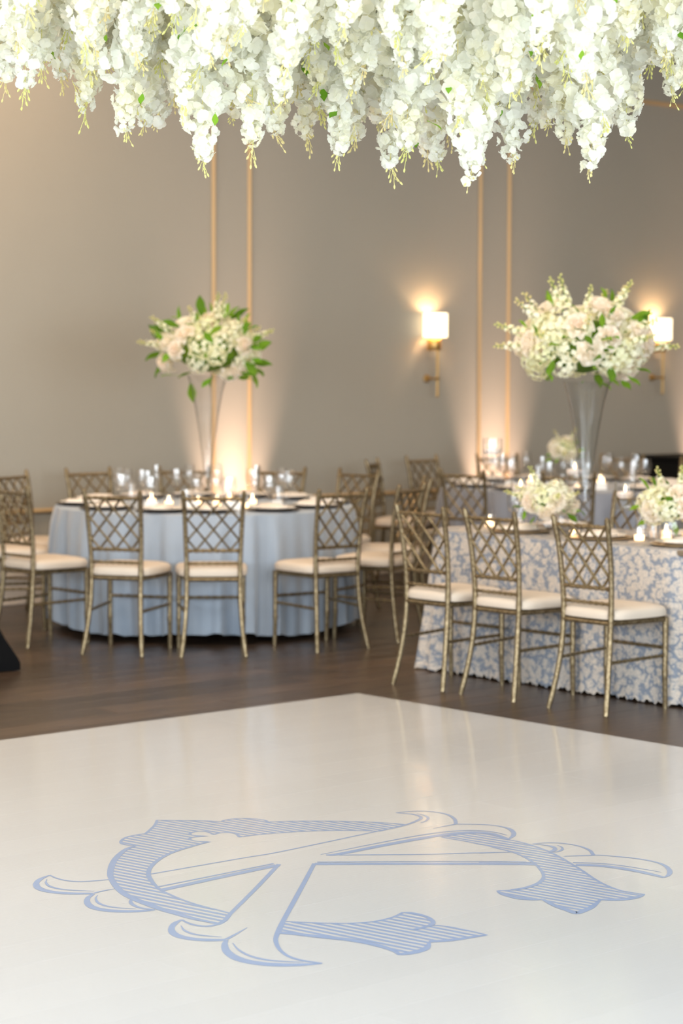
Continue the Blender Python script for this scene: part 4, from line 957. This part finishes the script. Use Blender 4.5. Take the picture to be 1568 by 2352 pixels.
v = PQ(8.62, 7.09); bowl_vase(v.x, v.y, .11, .055, 'low glass vase under the cream bouquet at the right picture edge')
bouquet('small cream bouquet with green leaves cut by the right picture edge', (v.x, v.y, ZT_ + .185), .175, .125, (8, 10, 8, 16), 15, .8, .88)
bowl_vase(T3.x - .04, T3.y + .1, .16, .045, 'slim glass vase on the far table under the small white bouquet')
bouquet('small white bouquet on the far table, left of the tall vase', (T3.x - .04, T3.y + .1, ZT_ + .245), .115, .10, (6, 6, 4, 14), 25, .8, .8)

# ================================================================== wall lamps
def sconce(s0, label):
    o = thing('wall_sconce', label, 'wall lamp', (0, 0, 0)); o.matrix_world = ROOM @ Matrix.Translation((s0, 0, 0))
    o['group'] = 'wall sconces'
    mb = MB(); n = 40; vs = []
    for r in (1.0, .975):
        for z in (1.838, 2.025):
            for j in range(n): a = 2*PI*j/n; vs.append((.103*r*math.cos(a), -.098 + .086*r*math.sin(a), z))
    q = lambda a, b: [(a*n + j, a*n + (j + 1) % n, b*n + (j + 1) % n, b*n + j) for j in range(n)]
    mb.add(vs, q(0, 1) + q(3, 2) + q(1, 3) + q(2, 0)); obj('shade', mb.mesh('shade', 'lamp_shade'), o)
    obj('cup', lathe_mesh('cup', [(.001, 1.735), (.050, 1.735), (.055, 1.745), (.055, 1.832), (.050, 1.838), (.001, 1.838)], 'brass', 24), o, (0, -.085, 0))
    mb = MB(); mb.tube([(0, -.125, 1.385), (0, -.125, 1.80)], .0095, 10); mb.tube([(0, -.125, 1.80), (0, -.10, 1.80)], .0095, 10); mb.lathe([(.001, -.012), (.010, -.010), (.012, 0), (.001, .012)], 12, (0, -.125, 1.382)); obj('rod', mb.mesh('rod', 'brass'), o)
    mb = MB(); mb.tube([(0, -.004, 1.515), (0, -.125, 1.515)], .009, 10); mb.tube([(0, -.115, 1.515), (0, -.135, 1.515)], .014, 12); obj('arm', mb.mesh('arm', 'brass'), o)
    mb = MB(); mb.tube([(0, 0, 1.515), (0, -.012, 1.515), (0, -.02, 1.515)], [.032, .030, .018], 20); obj('wall_plate', mb.mesh('wall_plate', 'brass'), o)
    obj('bulb', lathe_mesh('bulb', [(.001, 1.85), (.012, 1.85), (.02, 1.89), (.016, 1.92), (.001, 1.935)], 'flame', 12), o, (0, -.098, 0))
    l = bpy.data.lights.new('sconce_lamp', 'POINT'); l.energy = 5.0; l.color = (1, .70, .40); l.shadow_soft_size = .02
    lo = bpy.data.objects.new('sconce_lamp', l); COL.objects.link(lo); lo.location = L(s0, -.098, 1.955)
sconce(3.70, 'brass wall sconce with glowing white shade between the two pairs of gold strips')
sconce(6.425, 'brass wall sconce with glowing white shade at the right picture edge')
# uplights at the foot of the wall between the gold strips
for i, s in enumerate((-1.01, 1.72, 4.45, 7.18)):
    c = L(s, -.24)
    o = thing('floor_uplight', ('small black twin uplight at the wall foot left of the picture', 'small black twin uplight at the wall foot behind the blue table', 'small black twin uplight at the wall foot behind the far table', 'small black twin uplight at the wall foot by the right picture edge')[i], 'lamp', (c.x, c.y, 0), WROT, 'floor uplights')
    for dx in (-.12, .12):
        obj('can', lathe_mesh('can', [(.001, 0), (.06, 0), (.062, .01), (.055, .02), (.055, .12), (.05, .12), (.05, .03), (.001, .03)], 'dark_metal', 20), o, (dx, 0, 0))
        obj('lens', lathe_mesh('lens', [(.001, .098), (.048, .098), (.048, .104), (.001, .104)], 'votive_glow', 20), o, (dx, 0, 0))
        l = bpy.data.lights.new('uplight_lamp', 'SPOT'); l.energy = 215; l.color = (1, .69, .52); l.spot_size = math.radians(42); l.spot_blend = 1.0; l.shadow_soft_size = .05
        lo = bpy.data.objects.new('uplight_lamp', l); COL.objects.link(lo); lo.location = L(s + dx, -.24, .125)
        lo.rotation_euler = (WN*.22 + Vector((0, 0, 1))).to_track_quat('-Z', 'Y').to_euler()
# fixture rings added around the unseen fill lamps above the picture
can_me = lathe_mesh('downlight', [(.25, 0), (.30, 0), (.30, -.02), (.25, -.02)], 'ceiling_paint', 32, closed=True)
for s, n in DOWN:
    tag(obj('added_ceiling_downlight', can_me, None, L(s, n, CEIL)), 'added round ceiling downlight, unseen above the picture', 'ceiling lamp', 'added ceiling downlights')

# ================================================================== black things at the picture edges
t_ = thing('stand_cover', 'black stretch-fabric cover over a tripod stand at the left picture edge', 'stand cover', (-2.10, 11.86, 0))
mb = MB(); n = 48; vs = []
for u, z in ((1, .004), (1.0, .045), (.97, .07), (.80, .17), (.55, .35), (.30, .62), (.14, .95), (.085, 1.3), (.08, 1.75)):
    for j in range(n):
        a = 2*PI*j/n; tri = 1/max(.5, max(math.cos(a - k_*2*PI/3 - PI/3) for k_ in range(3)))*.5; tri = min(tri, .97)
        r = .405*u*((tri) if u > .2 else .75); vs.append((r*math.cos(a), r*math.sin(a), z))
fs = [(i*n + j, i*n + (j + 1) % n, (i + 1)*n + (j + 1) % n, (i + 1)*n + j) for i in range(8) for j in range(n)] + [tuple(range(8*n, 9*n))]
mb.add(vs, fs); obj('fabric', mb.mesh('fabric', 'black_fabric'), t_)
for k_ in range(3):
    a = 2*PI*k_/3; mb = MB(); mb.tube([(0, 0, .5), (math.cos(a)*.37, math.sin(a)*.37, .012)], .012, 8); obj('leg', mb.mesh('leg', 'dark_metal'), t_)
bx = Vector((2.78, 18.35))
t_ = thing('black_box', 'black box standing by the far wall behind the goblets, right of the tall vase', 'box', (bx.x, bx.y, 0), WROT)
mb = MB(); mb.box((0, 0, .46), (.60, .50, .80), bev=.02); obj('case_body', mb.mesh('case_body', 'black_case', False), t_)
mb = MB(); mb.box((0, 0, .875), (.62, .52, .03), bev=.01); obj('lid', mb.mesh('lid', 'black_case', False), t_)
for sx in (-1, 1):
    for sy in (-1, 1):
        mb = MB(); mb.lathe([(.03, 0), (.03, .05), (.025, .06)], 12, (sx*.24, sy*.2, 0)); obj('foot', mb.mesh('foot', 'dark_metal'), t_)
for sx in (-1, 1):
    mb = MB(); mb.tube([(sx*.305, -.06, .6), (sx*.325, -.05, .6), (sx*.325, .05, .6), (sx*.305, .06, .6)], .008, 6); obj('handle', mb.mesh('handle', 'dark_metal'), t_)
